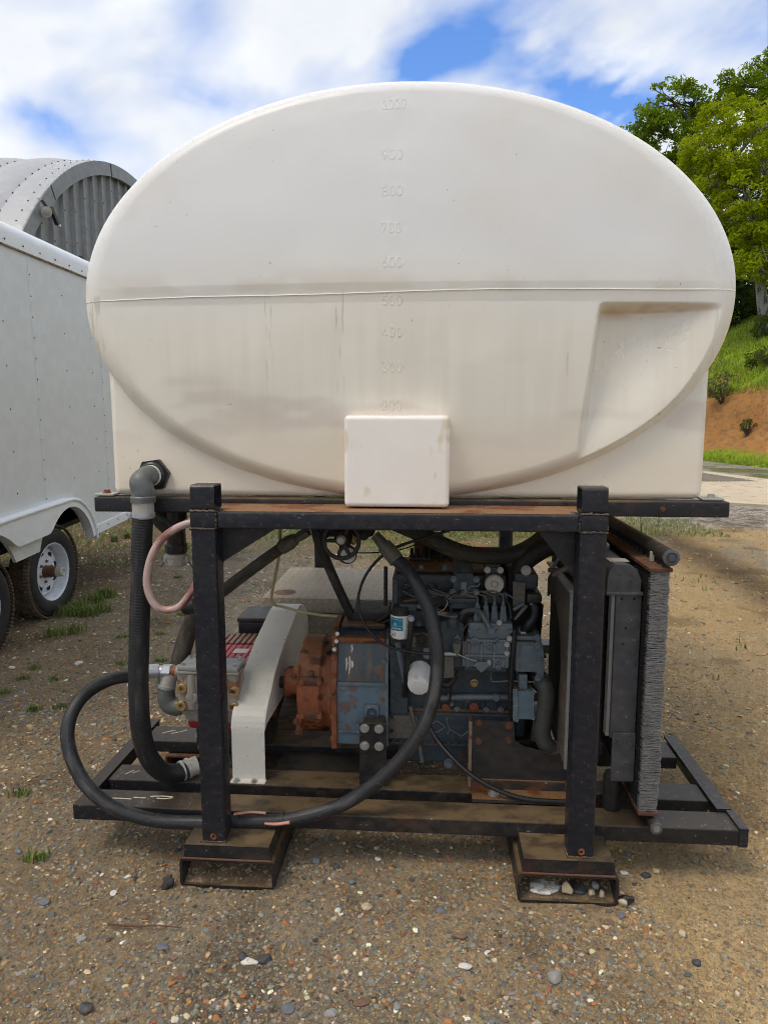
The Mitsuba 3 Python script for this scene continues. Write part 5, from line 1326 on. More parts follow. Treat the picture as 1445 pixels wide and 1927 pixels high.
def pebbles(n, dmin, dmax, smin, smax, base, seed, power=2.2):
    r_ = np.random.default_rng(seed)
    d = np.exp(r_.uniform(math.log(dmin), math.log(dmax), n))
    a = r_.uniform(-.62, .62, n)
    x, y = d * np.tan(a), d
    right = sst(.3, 1.6, x - .1 * (y - 2) + .8 * (meshkit.noise(np.stack([x, y, 0 * x], -1), 4) - .5))
    keep = r_.uniform(size=n) < np.where(right > .5, .42, 1.0) * (.45 + .9 * meshkit.fbm(np.stack([x * 1.6, y * 1.6, 0 * x], -1), 3, 6))
    lxx = (x - .034) * math.cos(A_SKID) - (y - 2.118) * math.sin(A_SKID)
    lyy = (x - .034) * math.sin(A_SKID) + (y - 2.118) * math.cos(A_SKID)
    keep &= ~((np.abs(np.abs(lxx) - .554) < .165) & (lyy > -.01) & (lyy < 2.35))
    x, y, d = x[keep], y[keep], d[keep]
    n = len(x)
    size = smin * (smax / smin) ** (r_.uniform(size=n) ** power) * np.clip(d / 2.6, .8, 2.6) ** .8
    bv = np.array(base.vertices)
    V = bv[None] * (1 + r_.uniform(-.28, .28, (n, len(bv), 1))) * (size[:, None, None] * np.stack([r_.uniform(.7, 1.25, n), r_.uniform(.6, 1.0, n), r_.uniform(.25, .55, n)], -1)[:, None, :]) * .5
    t = r_.uniform(0, 6.28, n)
    tl = r_.normal(0, .35, n)
    c, s = np.cos(t), np.sin(t)
    ct, st = np.cos(tl), np.sin(tl)
    X, Y, Z = V[..., 0], V[..., 1], V[..., 2]
    Y, Z = Y * ct[:, None] - Z * st[:, None], Y * st[:, None] + Z * ct[:, None]
    X, Y = X * c[:, None] - Y * s[:, None], X * s[:, None] + Y * c[:, None]
    V = np.stack([X + x[:, None], Y + y[:, None], Z + (gh(x, y) + size * .08)[:, None]], -1)
    w = np.tile(PW, (n, 1))
    rt = right[keep][:, None]
    w = w * np.where(np.isin(np.arange(len(PAL)), [4, 5, 6, 9]), 1 + .8 * rt, 1 - .3 * rt)
    w = w.cumsum(1) / w.sum(1, keepdims=True)
    idx = (r_.uniform(size=(n, 1)) > w).sum(1).clip(0, len(PAL) - 1)
    col = (PAL[idx] * .93 + np.array([.26, .19, .11]) * .07) * [1.18, 1.13, 1.0] * r_.uniform(.85, 1.4, (n, 1)) * (1 + r_.normal(0, .05, (n, 3)))
    F = (np.array(base.faces)[None] + (np.arange(n) * len(bv))[:, None, None]).reshape(-1, 3)
    return V.reshape(-1, 3), F, np.repeat(col, len(bv), 0)


scene['pebble_stone'] = {'type': 'twosided', 'bsdf': {'type': 'principled', 'base_color': {'type': 'mesh_attribute', 'name': 'vertex_color'}, 'roughness': .8, 'specular': .3}}
ps = [pebbles(34000, 1.2, 3.8, .006, .026, ico, 1, 1.9), pebbles(85000, 1.2, 4.2, .0035, .010, octa, 2, 1.2), pebbles(45000, 3.4, 12.5, .006, .022, octa, 3, 1.8)]
off, V, F, K = 0, [], [], []
for v, f, k in ps:
    V.append(v), F.append(f + off), K.append(k)
    off += len(v)
tag(put('gravel', (np.vstack(V), np.vstack(F)), 'pebble_stone', False, False, color=np.clip(np.vstack(K), 0.01, .8)), 'loose gravel of grey, tan and rusty pebbles strewn over the yard', None, None, 'stuff')

for nm, c1, c2 in (('white_stone', (.52, .49, .42), (.66, .63, .57)), ('cream_stone', (.44, .35, .22), (.56, .47, .33)), ('dark_stone', (.035, .037, .042), (.075, .077, .085)), ('slate_stone', (.10, .115, .13), (.16, .175, .185)), ('grey_stone', (.20, .20, .19), (.32, .31, .29)), ('brown_stone', (.13, .075, .05), (.22, .13, .08))):
    material(nm, lambda p, n, uv, c1=c1, c2=c2: mix(mix(c1, c2, fbm(p.x * 60, p.y * 60, p.z * 60, 3)), (.20, .14, .08), smoothstep(.55, .8, fbm(p.x * 110, p.y * 110, p.z * 110, 2)) * .35), rough=.75, bump=lumps(150), scale=.0015)
ST = [  # ground spot, (half sizes in metres), material, label
    ([(-.385, 1.841)], (.026, .015, .011), 'white_stone', 'large white flat pebble in the front gravel, the biggest white stone'),
    ([(-.417, 1.696)], (.010, .013, .008), 'cream_stone', 'small cream pebble just below the biggest white stone'),
    ([(.232, 1.825)], (.021, .012, .010), 'white_stone', 'oblong white pebble in front of the right half of the skid'),
    ([(.478, 1.781)], (.022, .024, .015), 'grey_stone', 'round pale grey stone in the tan dirt at bottom right'),
    ([(.330, 1.717)], (.009, .008, .006), 'cream_stone', 'tiny cream pebble left of the round pale grey stone'),
    ([(-.786, 1.677)], (.021, .018, .015), 'dark_stone', 'black angular stone at bottom left'),
    ([(-.406, 1.857)], (.020, .017, .012), 'dark_stone', 'dark stone left of the pair behind the biggest white pebble'),
    ([(-.342, 1.851)], (.021, .020, .013), 'dark_stone', 'dark stone right of the pair behind the biggest white pebble'),
    ([(-.055, 2.072)], (.022, .016, .012), 'cream_stone', 'cream stone in front of the gap between the two feet'),
    ([(-.147, 2.057)], (.012, .010, .008), 'white_stone', 'white pebble left of the cream stone between the feet'),
    ([(-.023, 2.318)], (.014, .010, .008), 'white_stone', 'white pebble close under the front rail'),
    ([(-.169, 2.274)], (.015, .013, .010), 'dark_stone', 'black stone close under the front rail'),
    ([(-1.096, 2.094)], (.026, .016, .009), 'slate_stone', 'flat slate grey stone at the left edge of the yard'),
    ([(-.683, 1.989)], (.018, .014, .010), 'cream_stone', 'tan pebble at the middle of the reddish twig'),
    ([(-.909, 1.935)], (.018, .013, .008), 'grey_stone', 'flat grey stone left of the reddish twig'),
    ([(-.652, 1.896)], (.021, .014, .009), 'slate_stone', 'bluish flat stone below the reddish twig'),
    ([(-.869, 2.219)], (.014, .010, .008), 'white_stone', 'white pebble left of the left foot'),
    ([(-.887, 2.138)], (.012, .012, .008), 'white_stone', 'pale pebble lower left of the left foot'),
    ([(-.750, 2.026)], (.018, .013, .010), 'brown_stone', 'reddish brown stone above the reddish twig'),
    ([(-.256, 1.681)], (.021, .016, .011), 'slate_stone', 'slate stone at the bottom edge right of the biggest white pebble'),
    ([(-.060, 1.701)], (.024, .013, .008), 'brown_stone', 'flat brown stone at the bottom middle'),
    ([(-.140, 1.667)], (.019, .013, .010), 'grey_stone', 'grey green stone at the bottom edge left of the flat brown stone'),
    ([(-.108, 2.192)], (.016, .012, .010), 'slate_stone', 'slate stone below the front rail between the feet'),
    ([(-.123, 2.248)], (.016, .010, .008), 'brown_stone', 'rusty stone below the front rail between the feet'),
    ([(.179, 2.057)], (.022, .016, .010), 'slate_stone', 'grey blue stone left of the right foot'),
    ([(.226, 1.941)], (.030, .010, .009), 'brown_stone', 'long brown stone left of the right foot'),
    ([(.902, 1.952)], (.012, .014, .009), 'cream_stone', 'cream pebble in the tan dirt right of the right foot'),
    ([(.892, 2.225)], (.018, .014, .011), 'dark_stone', 'dark stone right behind the right foot'),
    ([(.819, 2.239)], (.016, .012, .009), 'white_stone', 'pale stone right behind the right foot'),
    ([(.934, 2.248)], (.012, .014, .011), 'cream_stone', 'cream stone right behind the dark stone by the right foot'),
    ([(.693, 1.998)], (.020, .012, .010), 'brown_stone', 'brown stone in front of the right foot'),
    ([(.895, 1.837)], (.014, .012, .010), 'dark_stone', 'dark pebble in the tan dirt at lower right'),
    ([(.740, 2.026)], (.016, .013, .009), 'slate_stone', 'grey stone at the front corner of the right foot'),
    ([(.284, 1.710)], (.012, .010, .008), 'brown_stone', 'orange brown pebble left of the tiny cream pebble'),
    ([(.035, 1.688)], (.014, .012, .009), 'grey_stone', 'grey pebble at the bottom middle right of the flat brown stone'),
    ([(-.238, 2.306)], (.018, .015, .013), 'slate_stone', 'blue grey stone beside the left foot'),
    ([(-1.310, 2.359)], (.016, .012, .009), 'slate_stone', 'grey stone near the small grass tuft at the left edge'),
    ([(-2.322, 4.253)], (.030, .016, .010), 'white_stone', 'white stone far left in front of the near trailer tyre'),
    ([(-1.937, 4.329)], (.028, .022, .014), 'white_stone', 'white stone left of the suction hose, nearer the trailer'),
    ([(-1.474, 3.421)], (.014, .012, .008), 'white_stone', 'white pebble inside the bend of the black pressure hose'),
]
for i, (g, (a, b, c), m_, lab) in enumerate(ST):
    x, y = g[0]
    m = chip_mesh((a, b, c), 100 + i, 1.0, 2)
    m.apply_transform(trimesh.transformations.rotation_matrix(rng.uniform(-.5, .5), [0, 0, 1]))
    m.apply_translation([x, y, float(gh(x, y)) + c * .45])
    tag(put('stone', m, m_, 35, False), lab, 'stone', 'single stones lying on the gravel')
for i, (p, sz, m_, lab) in enumerate([((.558, .030, .034), (.019, .014, .026), 'cream_stone', 'cream stone standing in the mouth of the right forklift pocket, the largest there'), ((.635, .035, .020), (.013, .012, .013), 'cream_stone', 'cream stone in the right forklift pocket, second largest'), ((.655, .06, .030), (.014, .013, .016), 'grey_stone', 'grey stone in the right corner of the right forklift pocket'), ((.652, .09, .055), (.012, .010, .014), 'cream_stone', 'cream stone perched at the back in the right forklift pocket'), ((.668, .028, .022), (.009, .010, .017), 'cream_stone', 'small upright cream stone in the right corner of the right forklift pocket'),
                                      ((.600, .05, .020), (.030, .022, .017), 'dark_stone', 'dark clod in the middle of the right forklift pocket'), ((.725, -.005, .020), (.015, .012, .012), 'cream_stone', 'cream stone leaning on the outside of the right foot')]):
    m = chip_mesh(sz, 300 + i, 1.0, 2)
    m.apply_translation(p)
    tag(put('stone', m, m_, 35), lab, 'stone', 'stones at the right foot of the skid')
for i, (p, sz, lab) in enumerate([((-.748, -.012, .020), (.020, .014, .020), 'crumpled black plastic scrap at the left foot of the skid'), ((.738, .02, .012), (.030, .016, .018), 'black plastic scrap at the right foot of the skid')]):
    m = chip_mesh(sz, 400 + i, 1.0, 2)
    v = m.vertices
    m.vertices = v + (meshkit.noise(v * 90 + i, 3)[:, None] - .5) * [.02, .016, .022] + np.array(p)
    tag(put('plastic_scrap', m, 'plain_black', False), lab, 'scrap')
tw = np.array([(-.845, 1.984), (-.798, 1.973), (-.747, 1.975), (-.685, 1.973), (-.616, 1.968)])
tag(put('twig', tube([(x, y, .006 + .004 * (i % 2)) for i, (x, y) in enumerate(tw)], [.0032, .003, .0026, .0022, .0012], 8, 5)[0], 'dark_rust', True, False), 'thin reddish twig lying on the gravel', 'twig')

# ------------------------------------------------------------------ grass
scene['grass_blade'] = {'type': 'twosided', 'bsdf': {'type': 'principled', 'base_color': {'type': 'mesh_attribute', 'name': 'vertex_color'}, 'roughness': .55, 'specular': .3}}


def blades(xy, z, h, w, seed, lean=.5, c0=(.075, .13, .022), c1=(.16, .22, .04)):
    r_ = np.random.default_rng(seed)
    n = len(xy)
    a = r_.uniform(0, 6.28, n)
    l = np.abs(r_.normal(lean, .25, n))
    d = np.stack([np.cos(a), np.sin(a), 0 * a], -1)
    sd = np.stack([-np.sin(a), np.cos(a), 0 * a], -1)
    B = np.concatenate([xy, z[:, None]], 1)
    up = np.array([0, 0, 1.0])
    m1 = B + up * (h * .55)[:, None] + d * (h * l * .25)[:, None]
    tip = B + up * (h * (1 - .25 * l))[:, None] + d * (h * l * .85)[:, None]
    W = (w * .5)[:, None] * sd
    V = np.stack([B - W, B + W, m1 - W * .75, m1 + W * .75, tip], 1)
    F = (np.array([[0, 1, 3], [0, 3, 2], [2, 3, 4]])[None] + (np.arange(n) * 5)[:, None, None]).reshape(-1, 3)
    t = r_.uniform(size=(n, 1))
    col = np.array(c0) * (1 - t) + np.array(c1) * t
    dry = r_.uniform(size=n) < .12
    col[dry] = [.24, .19, .09]
    return V.reshape(-1, 3), F, np.repeat(col, 5, 0)


TUFT = [(x, y, k) for (x, y), k in zip([(-2.454, 5.561), (-2.427, 5.791), (-2.412, 6.004), (-2.493, 5.407), (-2.326, 5.407), (-2.328, 4.890), (-2.232, 4.965), (-2.270, 5.530), (-2.175, 4.243), (-2.153, 4.062), (-2.160, 3.848), (-1.961, 4.045), (-1.873, 3.613), (-1.743, 3.641), (-1.508, 2.752), (-1.232, 2.325), (-1.657, 4.310), (-1.849, 4.853), (-1.434, 4.369), (-1.996, 6.742), (-1.596, 5.407), (-1.609, 4.927), (-3.298, 8.990), (-3.380, 8.755), (-2.545, 7.395)],
    (60, 60, 70, 45, 45, 28, 24, 35, 22, 22, 18, 20, 34, 22, 16, 34, 16, 16, 16, 26, 18, 14, 60, 45, 30))]
TL2 = ['grass tuft in front of the near tyre, farthest of four', 'grass tuft in front of the near tyre, second farthest of four', 'grass tuft cut by the left photo edge', 'grass tuft in open gravel between the tyre and the suction hose', 'grass tuft in open gravel left of the pressure hose top', 'grass tuft just left of the top of the pressure hose loop', 'sparse grass tuft left of the pressure hose loop, low in the photo', 'grass tuft near the bottom left corner, nearest to the viewer', 'grass tuft just left of the suction hose, above the pressure hose', 'grass tuft just left of the suction hose, the upper one', 'grass tuft right of the suction hose above the pump fitting', 'grass tuft seen below the drain fitting beside the left post', 'grass tuft seen through the pink hose loop beside the left post', 'grass tuft right of the suction hose, the upper of two', 'grass tuft under the far end of the trailer, right one', 'grass tuft under the far end of the trailer, left one', 'grass tuft behind the suction hose, right of the trailer']
TL = ['grass tuft under the trailer wheel, middle one', 'grass tuft right of the trailer wheel', 'tall grass tuft farthest right beside the trailer wheel', 'grass tuft at the foot of the trailer tyre', 'grass tuft just in front of the trailer wheel', 'sparse grass tuft in the gravel in front of the trailer wheel', 'small grass tuft in the gravel left of the suction hose near the trailer', 'low grass beside the trailer wheel, in front of the tall tuft']
for i, (x, y, k) in enumerate(TUFT):
    r_ = np.random.default_rng(900 + i)
    sp = .022 if i > 7 else .05
    hh = (.034 if i > 7 else .10) if i < 22 else .10
    xy = np.array([x, y]) + np.clip(r_.normal(0, sp, (k * 3, 2)), -1.7 * sp, 1.7 * sp) * [1, .7]
    v, f, col = blades(xy, gh(xy[:, 0], xy[:, 1]) - .003, r_.uniform(.5, 1.3, k * 3) * hh, r_.uniform(.004, .0075, k * 3), i)
    lab = (TL + TL2)[i]
    tag(put('grass_tuft', (v, f), 'grass_blade', False, False, color=col), lab, 'grass tuft', 'grass tufts at the trailer wheel' if i < len(TL) else 'small grass tufts in the left gravel')


def scatter(n, x0, x1, y0, y1, seed, thr, f=1.2, dens=None):
    r_ = np.random.default_rng(seed)
    xy = np.stack([r_.uniform(x0, x1, n), r_.uniform(y0, y1, n)], 1)
    m = meshkit.fbm(np.stack([xy[:, 0] * f + 4, xy[:, 1] * f, 0 * xy[:, 0] + 7], -1), 4, 3)
    return xy[m > thr]


xy = np.vstack([scatter(26000, -2.6, 3.2, 7.6, 13.5, 1, .50), scatter(14000, .8, 4.5, 9.0, 14.0, 2, .36), scatter(5000, -4.6, -2.6, 7.2, 12, 5, .45), scatter(2200, 1.8, 4.2, 3.2, 9, 8, .70, 2.4)])
r_ = np.random.default_rng(3)
v, f, col = blades(xy, gh(xy[:, 0], xy[:, 1]) - .004, r_.uniform(.02, .085, len(xy)), r_.uniform(.006, .012, len(xy)), 4, .6, (.09, .14, .025), (.19, .25, .05))
tag(put('short_grass', (v, f), 'grass_blade', False, False, color=col), 'patches of short green grass on the ground behind the skid', None, None, 'stuff')
r_ = np.random.default_rng(12)
n = 60000
s_ = np.concatenate([np.abs(r_.normal(0, .35, n // 7)) - .12, r_.uniform(2.5, 9.5, n - n // 7)])
y_ = r_.uniform(19, 47, n)
x_ = 11.67 - .0935 * (y_ - 21.5) + s_ * 1.004
z_, _ = hill_z(x_, y_)
vis = (x_ / y_ > .42) & (x_ / y_ < .66)
keep = vis & (meshkit.fbm(np.stack([x_ * .7, y_ * .7, z_ * .7], -1), 4, 7) < .62)
xy = np.stack([x_, y_], 1)[keep]
v, f, col = blades(xy, z_[keep] - .02, r_.uniform(.10, .40, len(xy)) * np.where(s_[keep] < 1.2, .45, 1), r_.uniform(.012, .03, len(xy)), 6, .5, (.14, .24, .010), (.29, .38, .020))
tag(put('hill_grass', (v, f), 'grass_blade', False, False, color=col), 'tall green grass growing over the hillside', None, None, 'stuff')

# ------------------------------------------------------------------ enclosed trailer on the left
TM = trimesh.transformations.translation_matrix([-2.5, 5.45, 0]) @ trimesh.transformations.rotation_matrix(math.radians(.4), [0, 0, 1]) @ trimesh.transformations.rotation_matrix(math.radians(1.6), [1, 0, 0])
material('trailer_white', weathered((.56, .585, .595), dust=(.40, .41, .40), dust_amt=.10, rust_amt=0, up_amt=.3, fine=.35), rough=.42, spec=.45, bump=lumps(2.2, .05), scale=.010)
material('trailer_trim', weathered((.66, .69, .72), dust=(.38, .36, .30), dust_amt=.08, rust_amt=0, up_amt=.1), rough=.32, spec=.5)
material('tyre_rubber', weathered((.016, .016, .018), dust=(.10, .09, .075), dust_amt=.15, rust_amt=0, up_amt=.2), rough=.7, bump=lumps(120), scale=.001)
material('muddy_tread', weathered((.085, .064, .042), dust=(.21, .155, .09), dust_amt=.95, rust_amt=0, up_amt=.2), rough=.9, bump=lumps(60, .5), scale=.004)
material('wheel_white', weathered((.62, .67, .74), dust=(.32, .24, .14), dust_amt=.35, rust_amt=.1, up_amt=.2, fine=1.6), rough=.35)
material('hole_dark', (.012, .012, .012), rough=.9)
tr = thing('cargo_trailer', 'white enclosed cargo trailer with riveted side panels and tandem wheels at the left edge', 'trailer')


def tp(name, mesh, mat, smooth=30, label=None, kind=None, holder=None):
    mesh = mesh.copy()
    mesh.apply_transform(TM)
    return part(holder or tr, name, mesh, mat, smooth, label, kind, local=False)


Y0, Y1 = -2.6, 1.95
WC, WR = (0.0, -1.06), .43
arch = unary_union([Point(0.04, .41).buffer(.445, quad_segs=24), Point(-1.12, .41).buffer(.445, quad_segs=24)])
opening = unary_union([arch, sbox(-1.52, -.2, .41, .30)])
seams = [Y0, -1.43, -.21, 1.01, Y1]
for a, b in zip(seams[:-1], seams[1:]):
    pan = sbox(a + .0025, .585, b - .0025, 2.70).difference(opening)
    tp('side_panel', prism(pan, 'x', -.022, .0), 'trailer_white')
for a in seams[1:-1]:
    tp('joint_strip', prism(sbox(a - .017, .86, a + .017, 2.68), 'x', -.004, .0022), 'trailer_white')
screws = []
for a in seams[1:-1]:
    for z in np.arange(.95, 2.66, .145):
        screws.append(disc((.0022, a, z), (1, 0, 0), .0055, .003, None, 8))
for yc in (-.62, .30, .80, 1.42, -1.02):
    for z in np.arange(.76, 2.66, .285):
        if not opening.contains(Point(yc, z)):
            screws.append(disc((.0, yc, z), (1, 0, 0), .0055, .003, None, 8))
for yc in np.arange(-1.3, 1.9, .245):
    screws.append(disc((.012, yc + .03, 2.72), (1, 0, 0), .007, .004, None, 8))
    if yc > .45:
        screws.append(disc((.013, yc, .56), (1, 0, 0), .007, .004, None, 8))
tp('panel_screws', cat_(screws), 'hole_dark', kind='stuff')
prof = [(.010, 2.688), (.012, 2.765), (.004, 2.795), (-.012, 2.822), (-.040, 2.846), (-.08, 2.858), (-.08, 2.83), (-.03, 2.80), (-.005, 2.69)]
pz = Polygon(prof)
m = trimesh.creation.extrude_polygon(pz, Y1 - Y0, engine='earcut')
m.apply_transform(np.array([[1, 0, 0, 0], [0, 0, 1, Y0], [0, 1, 0, 0], [0, 0, 0, 1.0]]))
tp('roof_trim', m, 'trailer_trim', 40)
m = prism(sbox(Y0, 2.676, Y1, 2.687), 'x', -.003, .016)
tp('trim_gutter', m, 'worn_edge')
tp('roof', rbox(-2.02, -.081, Y0, Y1, 2.82, 2.855, .006), 'trailer_trim')
tp('far_side', rbox(-2.05, -2.02, Y0, Y1, .58, 2.82, .004), 'trailer_white')
tp('end_wall', rbox(-2.019, -.023, Y1 - .03, Y1, .58, 2.819, .004), 'trailer_white')
tp('end_wall', rbox(-2.019, -.023, Y0, Y0 + .03, .58, 2.819, .004), 'trailer_white')
tp('floor', rbox(-2.01, -.30, Y0, Y1, .55, .60, .005), 'plain_black')
tp('wheel_well', prism(Polygon([(-1.40, .5), (-1.40, .86), (-1.0, .90), (0.0, .90), (.47, .86), (.47, .5)]), 'x', -.50, -.46), 'hole_dark')
m = unary_union([sbox(.46, .515, Y1, .590)]).difference(opening)
tp('bottom_rail', prism(m, 'x', -.010, .012), 'trailer_trim')
m = prism(sbox(Y0, .515, -1.47, .590), 'x', -.010, .012)
tp('bottom_rail', m, 'trailer_trim')
# fender over both wheels with a rolled upper lip
outer = unary_union([Point(0.04, .41).buffer(.505, quad_segs=24), Point(-1.12, .41).buffer(.505, quad_segs=24), sbox(-1.15, .62, .0, .914)]).intersection(sbox(-1.75, .52, .60, 1.0))
yy = np.linspace(-1.12, .04, 60)
arc = lambda c: .41 + np.sqrt(np.maximum(.437 ** 2 - (yy - c) ** 2, 0))
low = .022 * np.log(np.exp(arc(.04) / .022) + np.exp(arc(-1.12) / .022) + np.exp(.705 / .022))
tt = np.linspace(0, 1.30, 16)
edge_ = [(-1.12 - .437 * math.sin(t), .41 + .437 * math.cos(t)) for t in tt[::-1]] + list(zip(yy, low)) + [(.04 + .437 * math.sin(t), .41 + .437 * math.cos(t)) for t in tt]
rim_ = [(.04 + .505 * math.sin(t), .41 + .505 * math.cos(t)) for t in tt[::-1]] + [(-.54, .917)] + [(-1.12 - .505 * math.sin(t), .41 + .505 * math.cos(t)) for t in tt]
fen = Polygon(edge_ + rim_).buffer(0)
tp('fender', prism(fen, 'x', .004, .060), 'trailer_trim', 40)
lip = [(-1.12 - .505 * math.sin(t), .41 + .505 * math.cos(t)) for t in np.linspace(1.3, 0, 10)] + [(-.5, .918)] + [(.04 + .505 * math.sin(t), .41 + .505 * math.cos(t)) for t in np.linspace(0, 1.35, 12)]
tp('fender_lip', tube([(.058, y, z - .012) for y, z in lip], .0165, 12, 3)[0], 'trailer_trim', True)
tp('fender_flange', prism(LineString(lip).buffer(.020, cap_style=2), 'x', .0005, .005), 'trailer_white')


def tp(name, mesh, mat, smooth=30, label=None, kind=None, holder=None, flat_tp=tp):
    """Parts of a wheel stand at a slight angle to the trailer's side; wheel_at is the hub they turn about."""
    mesh = mesh.copy()
    if wheel_at is not None:
        mesh.apply_transform(trimesh.transformations.rotation_matrix(math.radians(-5.5), [0, 0, 1], [-.15, wheel_at, 0]))
    return flat_tp(name, mesh, mat, smooth, label, kind, holder)


wheel_at = None
for wi, yc in enumerate(WC):
    wheel_at = yc
    whl = tp('wheel', lathe([(.040, .0), (.125, .004), (.150, -.012), (.172, -.018), (.190, -.018)], (-.150, yc, .345), (1, 0, 0), 48), 'wheel_white', label=None if wi else 'white eight hole wheel with a rusty hub')
    rimp = [(.188, -.155), (.192, -.145), (.196, -.12), (.205, -.10), (.208, -.06), (.211, -.01), (.217, .004), (.224, .008), (.229, .004), (.229, -.008), (.222, -.012), (.215, -.03), (.212, -.155)]
    rimp2 = [(r, h - .012) for r, h in rimp]
    tp('rim', lathe(rimp2, (-.075, yc, .345), (1, 0, 0), 56), 'wheel_white', 45, holder=whl)
    tyre = [(.226, -.235), (.255, -.252), (.295, -.256), (.322, -.247), (.338, -.225), (.3405, -.16), (.338, -.095), (.322, -.073), (.295, -.066), (.255, -.068), (.227, -.082), (.222, -.09), (.222, -.225), (.226, -.235)]
    ty = lathe([(r, h) for r, h in tyre], (0, yc, .345), (1, 0, 0), 72)
    tk_ = tp('tyre', ty, 'tyre_rubber', 40, holder=whl)
    tread_ = []
    for k in range(84):
        a = k * 2 * math.pi / 84
        for row, (h0_, h1_) in enumerate(((-.247, -.212), (-.208, -.165), (-.160, -.117), (-.113, -.074))):
            b = rbox(h0_, h1_, -.0098, .0098, -.008, .0055, .003, 1)
            if row in (0, 3):
                b.apply_transform(trimesh.transformations.rotation_matrix(.34 * (1 if row == 3 else -1), [0, 1, 0]))
                b.apply_translation([0, 0, -.004])
            b.apply_translation([0, 0, .3400])
            b.apply_transform(trimesh.transformations.rotation_matrix(a + .035 * (row % 2), [1, 0, 0]))
            tread_.append(b)
    m = cat_(tread_)
    m.apply_translation([0, yc, .345])
    tp('tread', m, 'muddy_tread', False, kind='stuff', holder=whl)
    tp('mud_band', lathe([(.318, -.0745), (.330, -.081), (.339, -.093), (.3415, -.12), (.3415, -.20), (.339, -.227), (.330, -.239), (.318, -.2465)], (0, yc, .345), (1, 0, 0), 72), 'muddy_tread', 40, holder=whl)
    if True:
        hh = []
        for k in range(8):
            a = k * math.pi / 4 + .2
            tp('hand_hole', disc((-.1535, yc + .140 * math.cos(a), .345 + .140 * math.sin(a)), (1, 0, 0), .0235, .004, 0, 20), 'hole_dark', holder=whl)
        for k in range(6):
            a = k * math.pi / 3
            tp('wheel_nut', hexhead((-.147, yc + .080 * math.cos(a + .3), .345 + .080 * math.sin(a + .3)), (1, 0, 0), .009, .012), 'aged_grey', holder=whl)
        tp('hub', lathe([(.0, 0), (.050, 0), (.048, .02), (.042, .03), (.041, .095), (0, .095)], (-.150, yc, .345), (1, 0, 0), 32), 'dark_rust', holder=whl, label='rusty hub barrel')
        tp('hub_cap', lathe([(.0, 0), (.038, 0), (.036, .045), (.026, .052), (.020, .046), (.0, .046)], (-.055, yc, .345), (1, 0, 0), 32), 'pale_fitting', holder=whl)
wheel_at = None
tp('axle', tube([(-1.8, 0, .345), (-.15, 0, .345)], .035, 14, 1)[0], 'cast_black', True)
tp('axle', tube([(-1.8, -1.0, .345), (-.15, -1.0, .345)], .035, 14, 1)[0], 'cast_black', True)
for yc in WC:
    tp('far_tyre', lathe([(.2, 0), (.29, .0), (.335, .03), (.338, .17), (.29, .2), (.2, .2)], (-2.0, yc, .345), (1, 0, 0), 40), 'tyre_rubber', 40)

# ------------------------------------------------------------------ arched metal building behind the trailer
HX, HY, HZC, HR = -6.5, 19.07, -.54, 8.07
material('hut_steel', weathered((.30, .315, .33), dust=(.25, .23, .20), dust_amt=.18, rust=(.2, .10, .05), rust_amt=.04, up_amt=.1, fine=.25), rough=.5, metallic=.35, spec=.4)
material('hut_wall', weathered((.205, .215, .225), dust=(.16, .15, .13), dust_amt=.2, rust_amt=.03, up_amt=.1, fine=.25), rough=.5, metallic=.3, bump=lambda p, n, uv: fbm(p.y * 14, p.z * 1.2, 0.0, 3), scale=.006, eps=.004)
material('hut_roof', weathered((.40, .41, .425), dust=(.30, .28, .25), dust_amt=.2, rust_amt=.02, up_amt=.1, fine=.2), rough=.5, metallic=.3)
hut = thing('metal_building', 'grey arched sheet metal building with ribbed end wall behind the trailer', 'building')
ang = np.linspace(.0, math.pi, 110)


def arch_shell(x0, x1, bulge, R, n=9):
    xs = np.linspace(x0, x1, n)
    V, F = [], []
    for i, x in enumerate(xs):
        r = R + bulge * math.sin(math.pi * (i / (n - 1))) ** .7
        V.append(np.stack([np.full(len(ang), x), HY + r * np.cos(ang), HZC + r * np.sin(ang)], 1))
    V = np.vstack(V)
    L = len(ang)
    for i in range(n - 1):
        for j in range(L - 1):
            p = i * L + j
            F += [[p, p + L, p + L + 1], [p, p + L + 1, p + 1]]
    return trimesh.Trimesh(V, F, process=False)


for k in range(11):
    x1 = HX - .42 - k * .92
    part(hut, 'roof_bay', arch_shell(x1 - .92, x1 - .01, .075, HR), 'hut_roof', 40, local=False)
part(hut, 'roof_edge', arch_shell(HX - .42, HX + .16, .02, HR + .015, 3), 'hut_roof', 40, local=False)
ring_ = Polygon([(HY + (HR + .016) * math.cos(t), HZC + (HR + .016) * math.sin(t)) for t in ang] + [(HY + (HR - .26) * math.cos(t), HZC + (HR - .26) * math.sin(t)) for t in ang[::-1]])
cuts = [(a, b) for a, b in zip(np.linspace(0, len(ang) - 1, 8).astype(int)[:-1], np.linspace(0, len(ang) - 1, 8).astype(int)[1:])]
for i, (a, b) in enumerate(cuts):
    t = np.linspace(ang[a] + .004, ang[b] - .004, 18)
    pg_ = Polygon([(HY + (HR + .016) * math.cos(s), HZC + (HR + .016) * math.sin(s)) for s in t] + [(HY + (HR - .27) * math.cos(s), HZC + (HR - .27) * math.sin(s)) for s in t[::-1]])
    part(hut, 'edge_trim', prism(pg_, 'x', HX + .10, HX + .17 + .004 * (i % 2)), 'hut_wall', local=False)
bolts_ = []
for k in range(5):
    for dx in ((.42 + k * .92,) if k else (.42, .02)):
        for t in np.arange(.5, 2.9, .042):
            r = HR + (.018 if dx < .1 else .012)
            c = (HX - dx + .0, HY + r * math.cos(t), HZC + r * math.sin(t))
            bolts_.append(disc(c, (0, math.cos(t), math.sin(t)), .016, .020, None, 6))
